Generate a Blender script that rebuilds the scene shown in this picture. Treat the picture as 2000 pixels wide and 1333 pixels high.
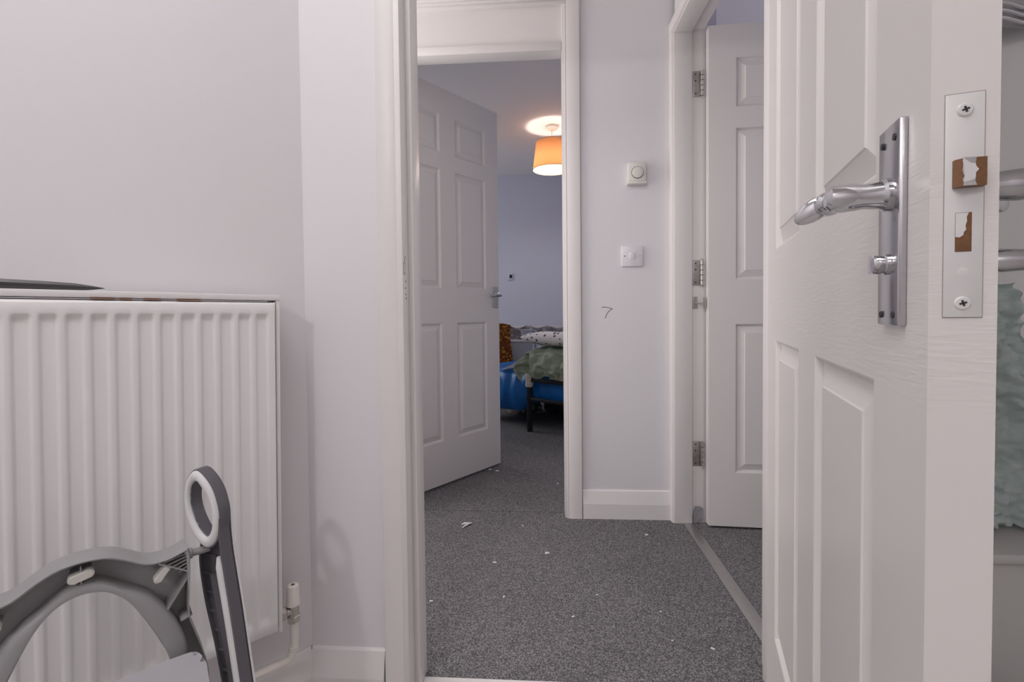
import bpy, bmesh, math, random
from mathutils import Vector, Matrix, noise
random.seed(7)
SC = bpy.context.scene
COL = SC.collection
for o in list(bpy.data.objects): bpy.data.objects.remove(o)
PI = math.pi
V = Vector

# ------------------------------------------------------------------ camera
# origin = floor point under the lens; +Y runs down the hall, +X to the right, metres
cam = bpy.data.cameras.new('camera'); camo = bpy.data.objects.new('camera', cam); COL.objects.link(camo)
cam.lens = 16.74; cam.sensor_width = 36.0; cam.shift_y = -0.01775; cam.clip_start = 0.02
yaw, pitch, roll = math.atan(60/930.0), math.radians(1.52), 0.0105
fw = V((-math.sin(yaw)*math.cos(pitch), math.cos(yaw)*math.cos(pitch), -math.sin(pitch)))
r0 = V((math.cos(yaw), math.sin(yaw), 0)); u0 = r0.cross(fw)
rr = r0*math.cos(roll) - u0*math.sin(roll); uu = u0*math.cos(roll) + r0*math.sin(roll)
camo.matrix_world = Matrix(((rr.x, uu.x, -fw.x, 0), (rr.y, uu.y, -fw.y, 0), (rr.z, uu.z, -fw.z, 0.865), (0, 0, 0, 1)))
SC.camera = camo

# ------------------------------------------------------------------ world, lights, exposure
w = bpy.data.worlds.new('world'); SC.world = w; w.use_nodes = True
w.node_tree.nodes['Background'].inputs[0].default_value = (0.62, 0.72, 0.90, 1)
w.node_tree.nodes['Background'].inputs[1].default_value = 0.6
SC.view_settings.view_transform = 'Standard'; SC.view_settings.look = 'None'
SC.view_settings.exposure = 0.0; SC.view_settings.gamma = 1.0; SC.view_settings.use_curve_mapping = False

def lamp(name, kind, loc, energy, color, size=0.1, size_y=None, direction=None):
    l = bpy.data.lights.new(name, kind); l.energy = energy; l.color = color
    if kind == 'AREA':
        l.shape = 'RECTANGLE'; l.size = size; l.size_y = size_y or size
    else:
        l.shadow_soft_size = size
    o = bpy.data.objects.new(name, l); COL.objects.link(o); o.location = loc
    if direction is not None:
        o.rotation_euler = V(direction).to_track_quat('-Z', 'Y').to_euler()
    return o
lamp('bathroom_spot_lamp', 'POINT', (-0.83, -1.6, 2.22), 27, (1.0, 0.97, 0.97), 0.06)
lamp('bathroom_ceiling_panel', 'AREA', (-0.50, 0.05, 2.385), 11.0, (1.0, 0.98, 0.985), 0.8, 0.8, (0, 0, -1))
lamp('hall_end_fill', 'AREA', (-1.19, 1.53, 1.3), 13.0, (1.0, 0.955, 0.93), 0.7, 1.6, (1, 0, 0))  # added fill light in front of the closed hall end, no opening there
lamp('bedroom_window_daylight', 'AREA', (-2.36, 4.2, 1.5), 15, (1.0, 0.975, 0.97), 1.3, 1.2, (1, 0, 0))
lamp('side_room_daylight', 'AREA', (2.9, 2.4, 1.5), 14, (0.92, 0.92, 1.0), 1.2, 1.2, (-1, 0, 0))

# ------------------------------------------------------------------ materials
def mat(name, col, rough=0.5, metal=0.0, bump=0.0, bscale=300.0, var=0.0, vscale=3.0, coat=0.0, spec=None):
    m = bpy.data.materials.new(name); m.use_nodes = True
    nt = m.node_tree; b = nt.nodes['Principled BSDF']
    b.inputs['Base Color'].default_value = (*col, 1); b.inputs['Roughness'].default_value = rough
    b.inputs['Metallic'].default_value = metal
    if coat: b.inputs['Coat Weight'].default_value = coat
    if spec is not None: b.inputs['Specular IOR Level'].default_value = spec
    tc = nt.nodes.new('ShaderNodeTexCoord')
    if bump:
        n = nt.nodes.new('ShaderNodeTexNoise'); n.inputs['Scale'].default_value = bscale; n.inputs['Detail'].default_value = 3
        bp = nt.nodes.new('ShaderNodeBump'); bp.inputs['Strength'].default_value = bump; bp.inputs['Distance'].default_value = 0.001
        nt.links.new(tc.outputs['Object'], n.inputs['Vector']); nt.links.new(n.outputs['Fac'], bp.inputs['Height'])
        nt.links.new(bp.outputs['Normal'], b.inputs['Normal'])
    if var:
        n2 = nt.nodes.new('ShaderNodeTexNoise'); n2.inputs['Scale'].default_value = vscale; n2.inputs['Detail'].default_value = 4
        mx = nt.nodes.new('ShaderNodeMix'); mx.data_type = 'RGBA'
        mx.inputs['A'].default_value = (*[c*(1-var) for c in col], 1); mx.inputs['B'].default_value = (*[min(1, c*(1+var)) for c in col], 1)
        nt.links.new(tc.outputs['Object'], n2.inputs['Vector']); nt.links.new(n2.outputs['Fac'], mx.inputs['Factor'])
        nt.links.new(mx.outputs['Result'], b.inputs['Base Color'])
    return m

def pattern(name, cols, scale, kind='VORONOI', thr=(0.3, 0.36), rough=0.8, bump=0.0):
    """two or three flat colours printed as blobs"""
    m = mat(name, cols[0], rough); nt = m.node_tree; b = nt.nodes['Principled BSDF']
    tc = [n for n in nt.nodes if n.type == 'TEX_COORD'][0]
    v = nt.nodes.new('ShaderNodeTexVoronoi' if kind == 'VORONOI' else 'ShaderNodeTexNoise'); v.inputs['Scale'].default_value = scale
    nt.links.new(tc.outputs['Object'], v.inputs['Vector'])
    rp = nt.nodes.new('ShaderNodeValToRGB')
    el = rp.color_ramp.elements
    el[0].position = thr[0]; el[0].color = (*cols[0], 1); el[1].position = thr[1]; el[1].color = (*cols[1], 1)
    if len(cols) > 2:
        e = el.new(min(1, thr[1]+0.25)); e.color = (*cols[2], 1)
    nt.links.new(v.outputs['Distance' if kind == 'VORONOI' else 'Fac'], rp.inputs['Fac']); nt.links.new(rp.outputs['Color'], b.inputs['Base Color'])
    if bump:
        n = nt.nodes.new('ShaderNodeTexNoise'); n.inputs['Scale'].default_value = 60
        bp = nt.nodes.new('ShaderNodeBump'); bp.inputs['Strength'].default_value = bump; bp.inputs['Distance'].default_value = 0.01
        nt.links.new(tc.outputs['Object'], n.inputs['Vector']); nt.links.new(n.outputs['Fac'], bp.inputs['Height']); nt.links.new(bp.outputs['Normal'], b.inputs['Normal'])
    return m

M = {}
M['wall'] = mat('wall_paint', (0.80, 0.775, 0.80), 0.55, bump=0.10, bscale=220, var=0.012, vscale=2.5)
M['hall_wall'] = mat('hall_wall_paint', (0.78, 0.765, 0.79), 0.5, bump=0.10, bscale=220, var=0.012)
M['lilac'] = mat('bedroom_wall_paint', (0.59, 0.62, 0.745), 0.6, bump=0.08, bscale=200, var=0.01)
M['lavender'] = mat('side_room_wall_paint', (0.66, 0.64, 0.74), 0.6, bump=0.08, bscale=200)
M['ceiling'] = mat('ceiling_paint', (0.82, 0.785, 0.77), 0.7, bump=0.08, bscale=150)
M['gloss'] = mat('gloss_woodwork', (0.80, 0.765, 0.755), 0.36, bump=0.06, bscale=90, var=0.015, vscale=6)
M['skirt'] = mat('skirting_gloss', (0.82, 0.795, 0.79), 0.30, bump=0.05, bscale=60)
M['rad'] = mat('radiator_enamel', (0.82, 0.80, 0.80), 0.30, bump=0.03, bscale=40)
M['dark_gap'] = mat('shadow_gap', (0.05, 0.045, 0.045), 0.9)
M['rust'] = mat('rust', (0.34, 0.15, 0.07), 0.9, var=0.5, vscale=150)
M['chrome'] = mat('chrome', (0.62, 0.62, 0.64), 0.09, 1.0, bump=0.05, bscale=30)
M['chrome_plate'] = mat('chrome_plate', (0.58, 0.575, 0.60), 0.20, 1.0, bump=0.05, bscale=120)
M['steel'] = mat('hinge_steel', (0.50, 0.48, 0.46), 0.38, 1.0, var=0.2, vscale=80)
M['valve_metal'] = mat('valve_brass_plated', (0.50, 0.47, 0.44), 0.26, 1.0, var=0.15, vscale=60)
M['valve_cap'] = mat('valve_cap_plastic', (0.82, 0.76, 0.72), 0.4)
M['plate_paint'] = mat('painted_lock_plate', (0.76, 0.75, 0.745), 0.32, bump=0.15, bscale=160)
M['bolt'] = mat('brown_bolt', (0.20, 0.095, 0.04), 0.45, var=0.35, vscale=300)
M['joint'] = mat('paint_joint', (0.36, 0.33, 0.31), 0.8)
M['dark_screw'] = mat('dark_recess', (0.04, 0.04, 0.045), 0.6)
M['plastic_white'] = mat('white_plastic', (0.82, 0.80, 0.78), 0.35)
M['switch'] = mat('switch_plastic', (0.80, 0.78, 0.82), 0.3)
M['thermostat'] = mat('aged_plastic', (0.77, 0.75, 0.70), 0.4)
M['ink'] = mat('ballpoint_ink', (0.03, 0.03, 0.04), 0.7)
M['strip'] = mat('aluminium_strip', (0.50, 0.49, 0.48), 0.35, 0.85, bump=0.1, bscale=200)
M['stool_dark'] = mat('stool_dark_plastic', (0.125, 0.12, 0.135), 0.42, bump=0.04, bscale=400)
M['stool_mid'] = mat('stool_grey_plastic', (0.34, 0.335, 0.34), 0.38, bump=0.04, bscale=300)
M['stool_step'] = mat('stool_step_plastic', (0.45, 0.44, 0.47), 0.42, bump=0.10, bscale=300)
M['stool_white'] = mat('stool_soft_grip', (0.74, 0.73, 0.74), 0.5)
M['rubber'] = mat('rubber_pad', (0.66, 0.64, 0.60), 0.6)
M['black'] = mat('black_metal', (0.012, 0.012, 0.016), 0.4)
M['spike'] = mat('dark_grey_plastic', (0.085, 0.08, 0.085), 0.32, bump=0.05, bscale=100)
M['paper'] = mat('white_paper', (0.85, 0.84, 0.82), 0.8)
M['putty'] = mat('filler_putty', (0.30, 0.29, 0.31), 0.8, bump=0.5, bscale=80, var=0.35, vscale=60)
M['vinyl'] = mat('vinyl_floor', (0.50, 0.48, 0.46), 0.4, var=0.05)
M['subfloor'] = mat('subfloor', (0.03, 0.03, 0.03), 0.9)
M['blue'] = mat('blue_plastic_wrap', (0.003, 0.125, 0.42), 0.34, bump=0.6, bscale=14)
M['sage'] = pattern('sage_sheet', [(0.76, 0.82, 0.66), (0.55, 0.62, 0.47)], 60, thr=(0.10, 0.16), bump=0.25)
M['polka'] = pattern('polka_pillow', [(0.14, 0.08, 0.10), (0.82, 0.78, 0.78)], 27, thr=(0.24, 0.30), bump=0.15)
M['mustard'] = pattern('mustard_floral', [(0.80, 0.46, 0.08), (0.40, 0.14, 0.02), (0.24, 0.07, 0.012)], 38, thr=(0.22, 0.42), bump=0.2)
M['bumper'] = pattern('grey_leaf_bumper', [(0.72, 0.67, 0.71), (0.42, 0.39, 0.43)], 24, thr=(0.28, 0.42), bump=0.2)
M['cream'] = mat('cream_cloth', (0.70, 0.64, 0.54), 0.85, bump=0.4, bscale=60, var=0.15, vscale=40)
M['white_cloth'] = mat('white_cloth', (0.78, 0.76, 0.78), 0.85, bump=0.3, bscale=40)
M['grey_board'] = mat('grey_board', (0.34, 0.335, 0.36), 0.6)
M['cot'] = mat('cot_paint', (0.66, 0.64, 0.64), 0.5)
M['tub'] = mat('grey_tub_plastic', (0.60, 0.59, 0.62), 0.45)
M['clutter_dark'] = mat('dark_clutter', (0.035, 0.035, 0.045), 0.7, var=0.5, vscale=20)
M['clutter_green'] = pattern('green_print', [(0.40, 0.45, 0.32), (0.05, 0.07, 0.05)], 30, thr=(0.25, 0.4))
M['mint'] = mat('mint_towel_cloth', (0.76, 0.95, 0.88), 0.95, bump=0.8, bscale=130, var=0.25, vscale=70)
M['greytowel'] = mat('grey_towel_cloth', (0.74, 0.73, 0.76), 0.95, bump=0.6, bscale=160)
M['cabinet'] = mat('low_unit_paint', (0.55, 0.54, 0.53), 0.5)
M['bag'] = mat('black_bag', (0.02, 0.02, 0.022), 0.35, bump=0.5, bscale=30)
M['bathgrey'] = mat('bathroom_grey_paint', (0.74, 0.73, 0.73), 0.5, bump=0.06, bscale=200)
M['rose'] = mat('ceiling_rose_plastic', (0.82, 0.81, 0.78), 0.4)

# carpet: short looped pile, fleck of lighter and darker yarn
def carpet_mat():
    m = mat('grey_fleck_carpet', (0.12, 0.12, 0.125), 0.95, spec=0.1); nt = m.node_tree; b = nt.nodes['Principled BSDF']
    tc = [n for n in nt.nodes if n.type == 'TEX_COORD'][0]
    n = nt.nodes.new('ShaderNodeTexNoise'); n.inputs['Scale'].default_value = 360; n.inputs['Detail'].default_value = 4; n.inputs['Roughness'].default_value = 0.7
    vo = nt.nodes.new('ShaderNodeTexVoronoi'); vo.inputs['Scale'].default_value = 400
    sp = nt.nodes.new('ShaderNodeSeparateColor'); mm = nt.nodes.new('ShaderNodeMath'); mm.operation = 'MULTIPLY_ADD'; mm.inputs[1].default_value = 0.135; mm.inputs[2].default_value = 0.425
    n2 = nt.nodes.new('ShaderNodeTexNoise'); n2.inputs['Scale'].default_value = 4; n2.inputs['Detail'].default_value = 3
    rp = nt.nodes.new('ShaderNodeValToRGB'); e = rp.color_ramp.elements
    e[0].position = 0.40; e[0].color = (0.05, 0.048, 0.051, 1); e[1].position = 0.62; e[1].color = (0.60, 0.58, 0.585, 1)
    k = e.new(0.5); k.color = (0.19, 0.184, 0.19, 1)
    mx = nt.nodes.new('ShaderNodeMix'); mx.data_type = 'RGBA'; mx.blend_type = 'MULTIPLY'; mx.inputs['Factor'].default_value = 0.25
    for q in (n, n2, vo): nt.links.new(tc.outputs['Object'], q.inputs['Vector'])
    nt.links.new(vo.outputs['Color'], sp.inputs[0]); nt.links.new(sp.outputs[0], mm.inputs[0]); nt.links.new(mm.outputs[0], rp.inputs['Fac']); nt.links.new(rp.outputs['Color'], mx.inputs['A']); nt.links.new(n2.outputs['Fac'], mx.inputs['B'])
    nt.links.new(mx.outputs['Result'], b.inputs['Base Color'])
    bp = nt.nodes.new('ShaderNodeBump'); bp.inputs['Strength'].default_value = 0.5; bp.inputs['Distance'].default_value = 0.003
    nt.links.new(n.outputs['Fac'], bp.inputs['Height']); nt.links.new(bp.outputs['Normal'], b.inputs['Normal'])
    return m
M['carpet'] = carpet_mat()

# moulded door skin: embossed wood grain, along the rails and up the stiles
def door_mat():
    m = mat('moulded_door_paint', (0.80, 0.765, 0.75), 0.34); nt = m.node_tree; b = nt.nodes['Principled BSDF']
    tc = [n for n in nt.nodes if n.type == 'TEX_COORD'][0]
    mp = nt.nodes.new('ShaderNodeMapping'); mp.inputs['Scale'].default_value = (22, 22, 210)
    n = nt.nodes.new('ShaderNodeTexNoise'); n.inputs['Scale'].default_value = 1.0; n.inputs['Detail'].default_value = 3; n.inputs['Distortion'].default_value = 0.8
    sx = nt.nodes.new('ShaderNodeSeparateXYZ')
    nt.links.new(tc.outputs['Object'], mp.inputs['Vector']); nt.links.new(mp.outputs['Vector'], n.inputs['Vector']); nt.links.new(tc.outputs['Object'], sx.inputs['Vector'])
    rp = nt.nodes.new('ShaderNodeMapRange'); rp.inputs['From Min'].default_value = 0.07; rp.inputs['From Max'].default_value = 0.10   # lock rail band, z 0.80..0.96
    d = nt.nodes.new('ShaderNodeMath'); d.operation = 'SUBTRACT'; d.inputs[1].default_value = 0.878
    a = nt.nodes.new('ShaderNodeMath'); a.operation = 'ABSOLUTE'
    nt.links.new(sx.outputs['Z'], d.inputs[0]); nt.links.new(d.outputs[0], a.inputs[0]); nt.links.new(a.outputs[0], rp.inputs['Value'])
    rp.inputs['To Min'].default_value = 1.0; rp.inputs['To Max'].default_value = 0.12
    mu = nt.nodes.new('ShaderNodeMath'); mu.operation = 'MULTIPLY'
    nt.links.new(n.outputs['Fac'], mu.inputs[0]); nt.links.new(rp.outputs['Result'], mu.inputs[1])
    bp = nt.nodes.new('ShaderNodeBump'); bp.inputs['Strength'].default_value = 0.35; bp.inputs['Distance'].default_value = 0.0012
    nt.links.new(mu.outputs[0], bp.inputs['Height']); nt.links.new(bp.outputs['Normal'], b.inputs['Normal'])
    return m
M['door'] = door_mat()

# chipped white paint over brown metal (latch and bolt)
def chipped_mat():
    m = mat('chipped_brown_bolt', (0.20, 0.09, 0.035), 0.5); nt = m.node_tree; b = nt.nodes['Principled BSDF']
    tc = [n for n in nt.nodes if n.type == 'TEX_COORD'][0]
    n = nt.nodes.new('ShaderNodeTexNoise'); n.inputs['Scale'].default_value = 210; n.inputs['Detail'].default_value = 3
    sx = nt.nodes.new('ShaderNodeSeparateXYZ'); ad = nt.nodes.new('ShaderNodeMath'); ad.operation = 'MULTIPLY_ADD'
    ad.inputs[1].default_value = 0.0
    rp = nt.nodes.new('ShaderNodeValToRGB'); e = rp.color_ramp.elements
    e[0].position = 0.455; e[0].color = (0.20, 0.09, 0.035, 1); e[1].position = 0.475; e[1].color = (0.74, 0.71, 0.68, 1)
    nt.links.new(tc.outputs['Object'], n.inputs['Vector']); nt.links.new(tc.outputs['Object'], sx.inputs['Vector'])
    nt.links.new(sx.outputs['X'], ad.inputs[0]); nt.links.new(n.outputs['Fac'], ad.inputs[2])
    nt.links.new(ad.outputs[0], rp.inputs['Fac']); nt.links.new(rp.outputs['Color'], b.inputs['Base Color'])
    return m
M['chipped'] = chipped_mat()

def shade_mat():
    m = mat('orange_fabric_shade', (0.70, 0.46, 0.28), 0.9); nt = m.node_tree; b = nt.nodes['Principled BSDF']
    out = nt.nodes['Material Output']
    tr = nt.nodes.new('ShaderNodeBsdfTranslucent'); tr.inputs['Color'].default_value = (0.62, 0.40, 0.24, 1)
    ms = nt.nodes.new('ShaderNodeMixShader'); ms.inputs[0].default_value = 0.55
    nt.links.new(b.outputs[0], ms.inputs[1]); nt.links.new(tr.outputs[0], ms.inputs[2]); nt.links.new(ms.outputs[0], out.inputs['Surface'])
    return m
M['shade'] = shade_mat()
def emit_mat(name, col, s):
    m = mat(name, col, 0.4); b = m.node_tree.nodes['Principled BSDF']
    b.inputs['Emission Color'].default_value = (*col, 1); b.inputs['Emission Strength'].default_value = s
    return m
M['bulb'] = emit_mat('lit_bulb', (1.0, 0.95, 0.88), 10)

# ------------------------------------------------------------------ mesh helpers
def mesh_obj(name, bm, m, parent=None, smooth=30):
    me = bpy.data.meshes.new(name)
    bmesh.ops.recalc_face_normals(bm, faces=bm.faces[:])
    bm.to_mesh(me); bm.free()
    if smooth:
        me.polygons.foreach_set('use_smooth', [True]*len(me.polygons)); me.set_sharp_from_angle(angle=math.radians(smooth))
    me.materials.append(m if not isinstance(m, str) else M[m])
    o = bpy.data.objects.new(name, me); COL.objects.link(o)
    if parent is not None: o.parent = parent
    return o
def tag(o, label, cat, group=None, kind=None):
    if label: o['label'] = label
    if cat: o['category'] = cat
    if group: o['group'] = group
    if kind: o['kind'] = kind
    return o
def thing(name, label, cat, mw=None, group=None, kind=None):
    o = bpy.data.objects.new(name, None); COL.objects.link(o)
    if mw is not None: o.matrix_world = mw
    o.empty_display_size = 0.05
    return tag(o, label, cat, group, kind)
def struct(name, bm, m, label=None, parent=None, smooth=30):
    o = mesh_obj(name, bm, m, parent, smooth)
    if parent is None: o['kind'] = 'structure'
    if label: o['label'] = label
    return o
def frame(o, x, y=None, z=(0, 0, 1)):
    """matrix whose local x points along x, local z along z"""
    x = V(x).normalized(); z = V(z).normalized(); y = z.cross(x).normalized(); z = x.cross(y)
    return Matrix(((x.x, y.x, z.x, o[0]), (x.y, y.y, z.y, o[1]), (x.z, y.z, z.z, o[2]), (0, 0, 0, 1)))
def bx(bm, x0, x1, y0, y1, z0, z1, bev=0.0, seg=2, mw=None):
    r = bmesh.ops.create_cube(bm, size=1.0)
    vs = r['verts']
    for v in vs: v.co = V(((x0+x1)/2+v.co.x*(x1-x0), (y0+y1)/2+v.co.y*(y1-y0), (z0+z1)/2+v.co.z*(z1-z0)))
    if bev:
        es = list({e for v in vs for e in v.link_edges})
        rb = bmesh.ops.bevel(bm, geom=es, offset=bev, segments=seg, affect='EDGES', profile=0.5)
        vs = list({v for v in vs if v.is_valid} | {v for f in rb['faces'] for v in f.verts})
    if mw is not None: bmesh.ops.transform(bm, matrix=mw, verts=vs)
    return vs
def box(name, m, dims, parent=None, bev=0.0, seg=2, smooth=30):
    bm = bmesh.new(); bx(bm, *dims, bev=bev, seg=seg); return mesh_obj(name, bm, m, parent, smooth)
def prism(bm, poly, h0, h1, mw=None, bev=0.0):
    """polygon in local xy, extruded from z=h0 to z=h1"""
    a = [bm.verts.new((x, y, h0)) for x, y in poly]; b = [bm.verts.new((x, y, h1)) for x, y in poly]
    n = len(poly); fs = [bm.faces.new(a[::-1]), bm.faces.new(b)]
    for i in range(n): fs.append(bm.faces.new((a[i], a[(i+1) % n], b[(i+1) % n], b[i])))
    vs = a+b
    if bev:
        es = list(set(list(fs[0].edges)+list(fs[1].edges)))
        rb = bmesh.ops.bevel(bm, geom=es, offset=bev, segments=2, affect='EDGES')
        vs = list({v for v in vs if v.is_valid} | {v for f in rb['faces'] for v in f.verts})
    if mw is not None: bmesh.ops.transform(bm, matrix=mw, verts=vs)
    return vs
def ringprism(bm, outer, inner, h0, h1, mw=None):
    """ring between two polylines of equal count"""
    n = len(outer); L = []
    for P, h in ((outer, h0), (inner, h0), (inner, h1), (outer, h1)): L.append([bm.verts.new((x, y, h)) for x, y in P])
    for k in range(4):
        A, B = L[k], L[(k+1) % 4]
        for i in range(n): bm.faces.new((A[i], A[(i+1) % n], B[(i+1) % n], B[i]))
    if mw is not None: bmesh.ops.transform(bm, matrix=mw, verts=[v for l in L for v in l])
def lathe(bm, prof, mw=None, seg=24, cap=True):
    """profile [(r, z)] turned round local z"""
    rows = []
    for r, z in prof:
        rows.append([bm.verts.new((r*math.cos(2*PI*i/seg), r*math.sin(2*PI*i/seg), z)) for i in range(seg)])
    for a, b in zip(rows, rows[1:]):
        for i in range(seg): bm.faces.new((a[i], a[(i+1) % seg], b[(i+1) % seg], b[i]))
    if cap:
        bm.faces.new(rows[0][::-1]); bm.faces.new(rows[-1])
    vs = [v for r in rows for v in r]
    if mw is not None: bmesh.ops.transform(bm, matrix=mw, verts=vs)
    return vs
def tube(bm, pts, r, seg=12, cap=True):
    pts = [V(p) for p in pts]; rad = r if isinstance(r, (list, tuple)) else [r]*len(pts)
    rows = []; up = V((0, 0, 1)); prev = None
    for i, p in enumerate(pts):
        t = (pts[min(i+1, len(pts)-1)]-pts[max(i-1, 0)]).normalized()
        if prev is None:
            a = up if abs(t.dot(up)) < 0.9 else V((1, 0, 0))
            x = (a - t*a.dot(t)).normalized()
        else:
            x = (prev - t*prev.dot(t)).normalized()
        prev = x; y = t.cross(x)
        rows.append([bm.verts.new(p + (x*math.cos(2*PI*k/seg)+y*math.sin(2*PI*k/seg))*rad[i]) for k in range(seg)])
    for a, b in zip(rows, rows[1:]):
        for k in range(seg): bm.faces.new((a[k], a[(k+1) % seg], b[(k+1) % seg], b[k]))
    if cap:
        bm.faces.new(rows[0][::-1]); bm.faces.new(rows[-1])
    return rows
def catmull(P, n=6, closed=False):
    out = []; N = len(P)
    rng = range(N if closed else N-1)
    for i in rng:
        g = (lambda k: P[k % N]) if closed else (lambda k: P[max(0, min(N-1, k))])
        p0, p1, p2, p3 = g(i-1), g(i), g(i+1), g(i+2)
        for j in range(n):
            t = j/n
            out.append(tuple(0.5*((2*b)+(-a+c)*t+(2*a-5*b+4*c-d)*t*t+(-a+3*b-3*c+d)*t**3) for a, b, c, d in zip(p0, p1, p2, p3)))
    if not closed: out.append(tuple(P[-1]))
    return out
def resample(P, n, closed=True):
    Q = list(P)+([P[0]] if closed else [])
    L = [0]
    for a, b in zip(Q, Q[1:]): L.append(L[-1]+math.dist(a, b))
    out = []; k = 0
    for i in range(n):
        s = L[-1]*i/(n if closed else n-1)
        while k < len(L)-2 and L[k+1] < s: k += 1
        t = (s-L[k])/max(1e-9, L[k+1]-L[k])
        out.append(tuple(a+(b-a)*t for a, b in zip(Q[k], Q[k+1])))
    return out
def grid(bm, nu, nv, fn, thick=0.0):
    """fn(u, v) -> point; thick: solid sheet"""
    rows = [[bm.verts.new(fn(i/nu, j/nv)) for i in range(nu+1)] for j in range(nv+1)]
    fs = []
    for j in range(nv):
        for i in range(nu): fs.append(bm.faces.new((rows[j][i], rows[j][i+1], rows[j+1][i+1], rows[j+1][i])))
    if thick: bmesh.ops.solidify(bm, geom=fs, thickness=thick)
    return rows
def nz(x, y, z=0.0): return noise.noise(V((x, y, z)))

# ------------------------------------------------------------------ setting: floors
H = 2.40
bm = bmesh.new(); bx(bm, -2.45, 3.1, 1.06, 2.018, -0.05, 0.0); struct('floor_hall', bm, 'carpet', 'dark grey flecked carpet of the hall')
bm = bmesh.new(); bx(bm, -2.45, 3.1, 2.0215, 5.6, -0.05, 0.0); struct('floor_bedroom', bm, 'carpet', 'dark grey flecked carpet of the bedroom beyond the seam')
bm = bmesh.new(); bx(bm, -2.6, 3.2, 0.9, 5.7, -0.10, -0.05); struct('floor_base', bm, 'subfloor')
bm = bmesh.new(); bx(bm, -1.9, 1.7, -2.75, 1.06, -0.06, -0.004); struct('floor_bathroom', bm, 'vinyl')

# ------------------------------------------------------------------ setting: bathroom
CORNER = V((-0.519, 1.012, 0)); AX = V((0.7071, 0.7071, 0)); NR = V((0.7071, -0.7071, 0))      # radiator wall: along it to the right, out of it
RW = frame(CORNER, AX)                                             # local x along wall, local -y out into the room
def rbox(bm, s0, s1, o0, o1, z0, z1, bev=0, mw=None):              # s along, o off the wall, in radiator wall frame
    return bx(bm, s0, s1, -o1, -o0, z0, z1, bev=bev, mw=(RW if mw is None else mw))
bm = bmesh.new(); rbox(bm, -1.70, 0.0, -0.10, 0.0, 0, H); struct('wall_radiator', bm, 'wall', 'white wall behind the radiator')
bm = bmesh.new(); bx(bm, -1.85, -1.72, -2.7, -0.10, 0, H); struct('wall_bathroom_left', bm, 'wall')
bm = bmesh.new(); bx(bm, -1.85, 1.7, -2.75, -2.6, 0, H); struct('wall_bathroom_back', bm, 'wall')
bm = bmesh.new(); bx(bm, 1.5, 1.65, -2.7, 1.10, 0, H); struct('wall_bathroom_right', bm, 'bathgrey')
bm = bmesh.new(); bx(bm, -1.9, 1.7, -2.75, 1.10, H, H+0.08); struct('ceiling_bathroom', bm, 'ceiling')
# partition between bathroom and hall, with the doorway
bm = bmesh.new()
bx(bm, -1.25, -0.312, 1.012, 1.10, 0, H); struct('wall_bathroom_front', bm, 'wall', 'narrow white wall between radiator corner and door frame')
bm = bmesh.new(); bx(bm, 0.532, 1.6, 1.03, 1.10, 0, H); struct('wall_bathroom_front_right', bm, 'bathgrey')
bm = bmesh.new(); bx(bm, -0.312, 0.532, 1.012, 1.10, 1.985, H); struct('wall_bathroom_over_door', bm, 'wall')

# skirting boards: flat face with a splayed top
def skirting(name, p0, p1, out, h=0.118, t=0.017, top=0.005, split=0.062, m='skirt', label=None):
    p0 = V(p0); p1 = V(p1); L = (p1-p0).length
    mw = frame(p0, p1-p0, z=out)                                   # local x along, local z out, local y = z x x
    up = mw.to_3x3() @ V((0, 1, 0)); s = 1 if up.z > 0 else -1
    prof = [(0, 0), (0, t), (split*h/0.118, t), (h-0.004, top+0.001), (h, top-0.002), (h, 0)]
    bm = bmesh.new()
    a = [bm.verts.new((0, s*z, o)) for z, o in prof]; b = [bm.verts.new((L, s*z, o)) for z, o in prof]
    n = len(prof); bm.faces.new(a); bm.faces.new(b[::-1])
    for i in range(n): bm.faces.new((a[i], b[i], b[(i+1) % n], a[(i+1) % n]))
    bmesh.ops.transform(bm, matrix=mw, verts=bm.verts)
    return struct(name, bm, m, label, smooth=5)
skirting('baseboard_radiator', CORNER-AX*1.69, CORNER-AX*0.004+NR*0.0, NR, h=0.122, label='white skirting board under the radiator pipe')
skirting('baseboard_bathroom', (-0.517, 1.012, 0), (-0.352, 1.012, 0), (0, -1, 0), h=0.122, t=0.019, label='short white skirting board beside the bathroom door frame')

# architrave profile helper: flat board with a rounded inner bead, standing on a wall
def architrave(name, p0, p1, across, out, wdt=0.050, t=0.014, m='gloss', label=None, parent=None):
    """runs p0->p1; across points from the inner (opening) edge outwards; out is away from the wall"""
    p0, p1 = V(p0), V(p1); a, o = V(across).normalized(), V(out).normalized()
    prof = [(0, 0), (0, t*0.60), (wdt*0.015, t*0.80), (wdt*0.05, t*0.86), (wdt*0.09, t*0.80), (wdt*0.105, t*0.68), (wdt*0.125, t*0.68), (wdt*0.15, t*0.92),
            (wdt*0.20, t), (wdt*0.90, t), (wdt*0.97, t*0.9), (wdt, t*0.65), (wdt, 0)]
    bm = bmesh.new()
    A = [bm.verts.new(p0+a*x+o*y) for x, y in prof]; B = [bm.verts.new(p1+a*x+o*y) for x, y in prof]
    n = len(prof); bm.faces.new(A); bm.faces.new(B[::-1])
    for i in range(n): bm.faces.new((A[i], B[i], B[(i+1) % n], A[(i+1) % n]))
    return struct(name, bm, m, label, parent, smooth=40)

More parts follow.
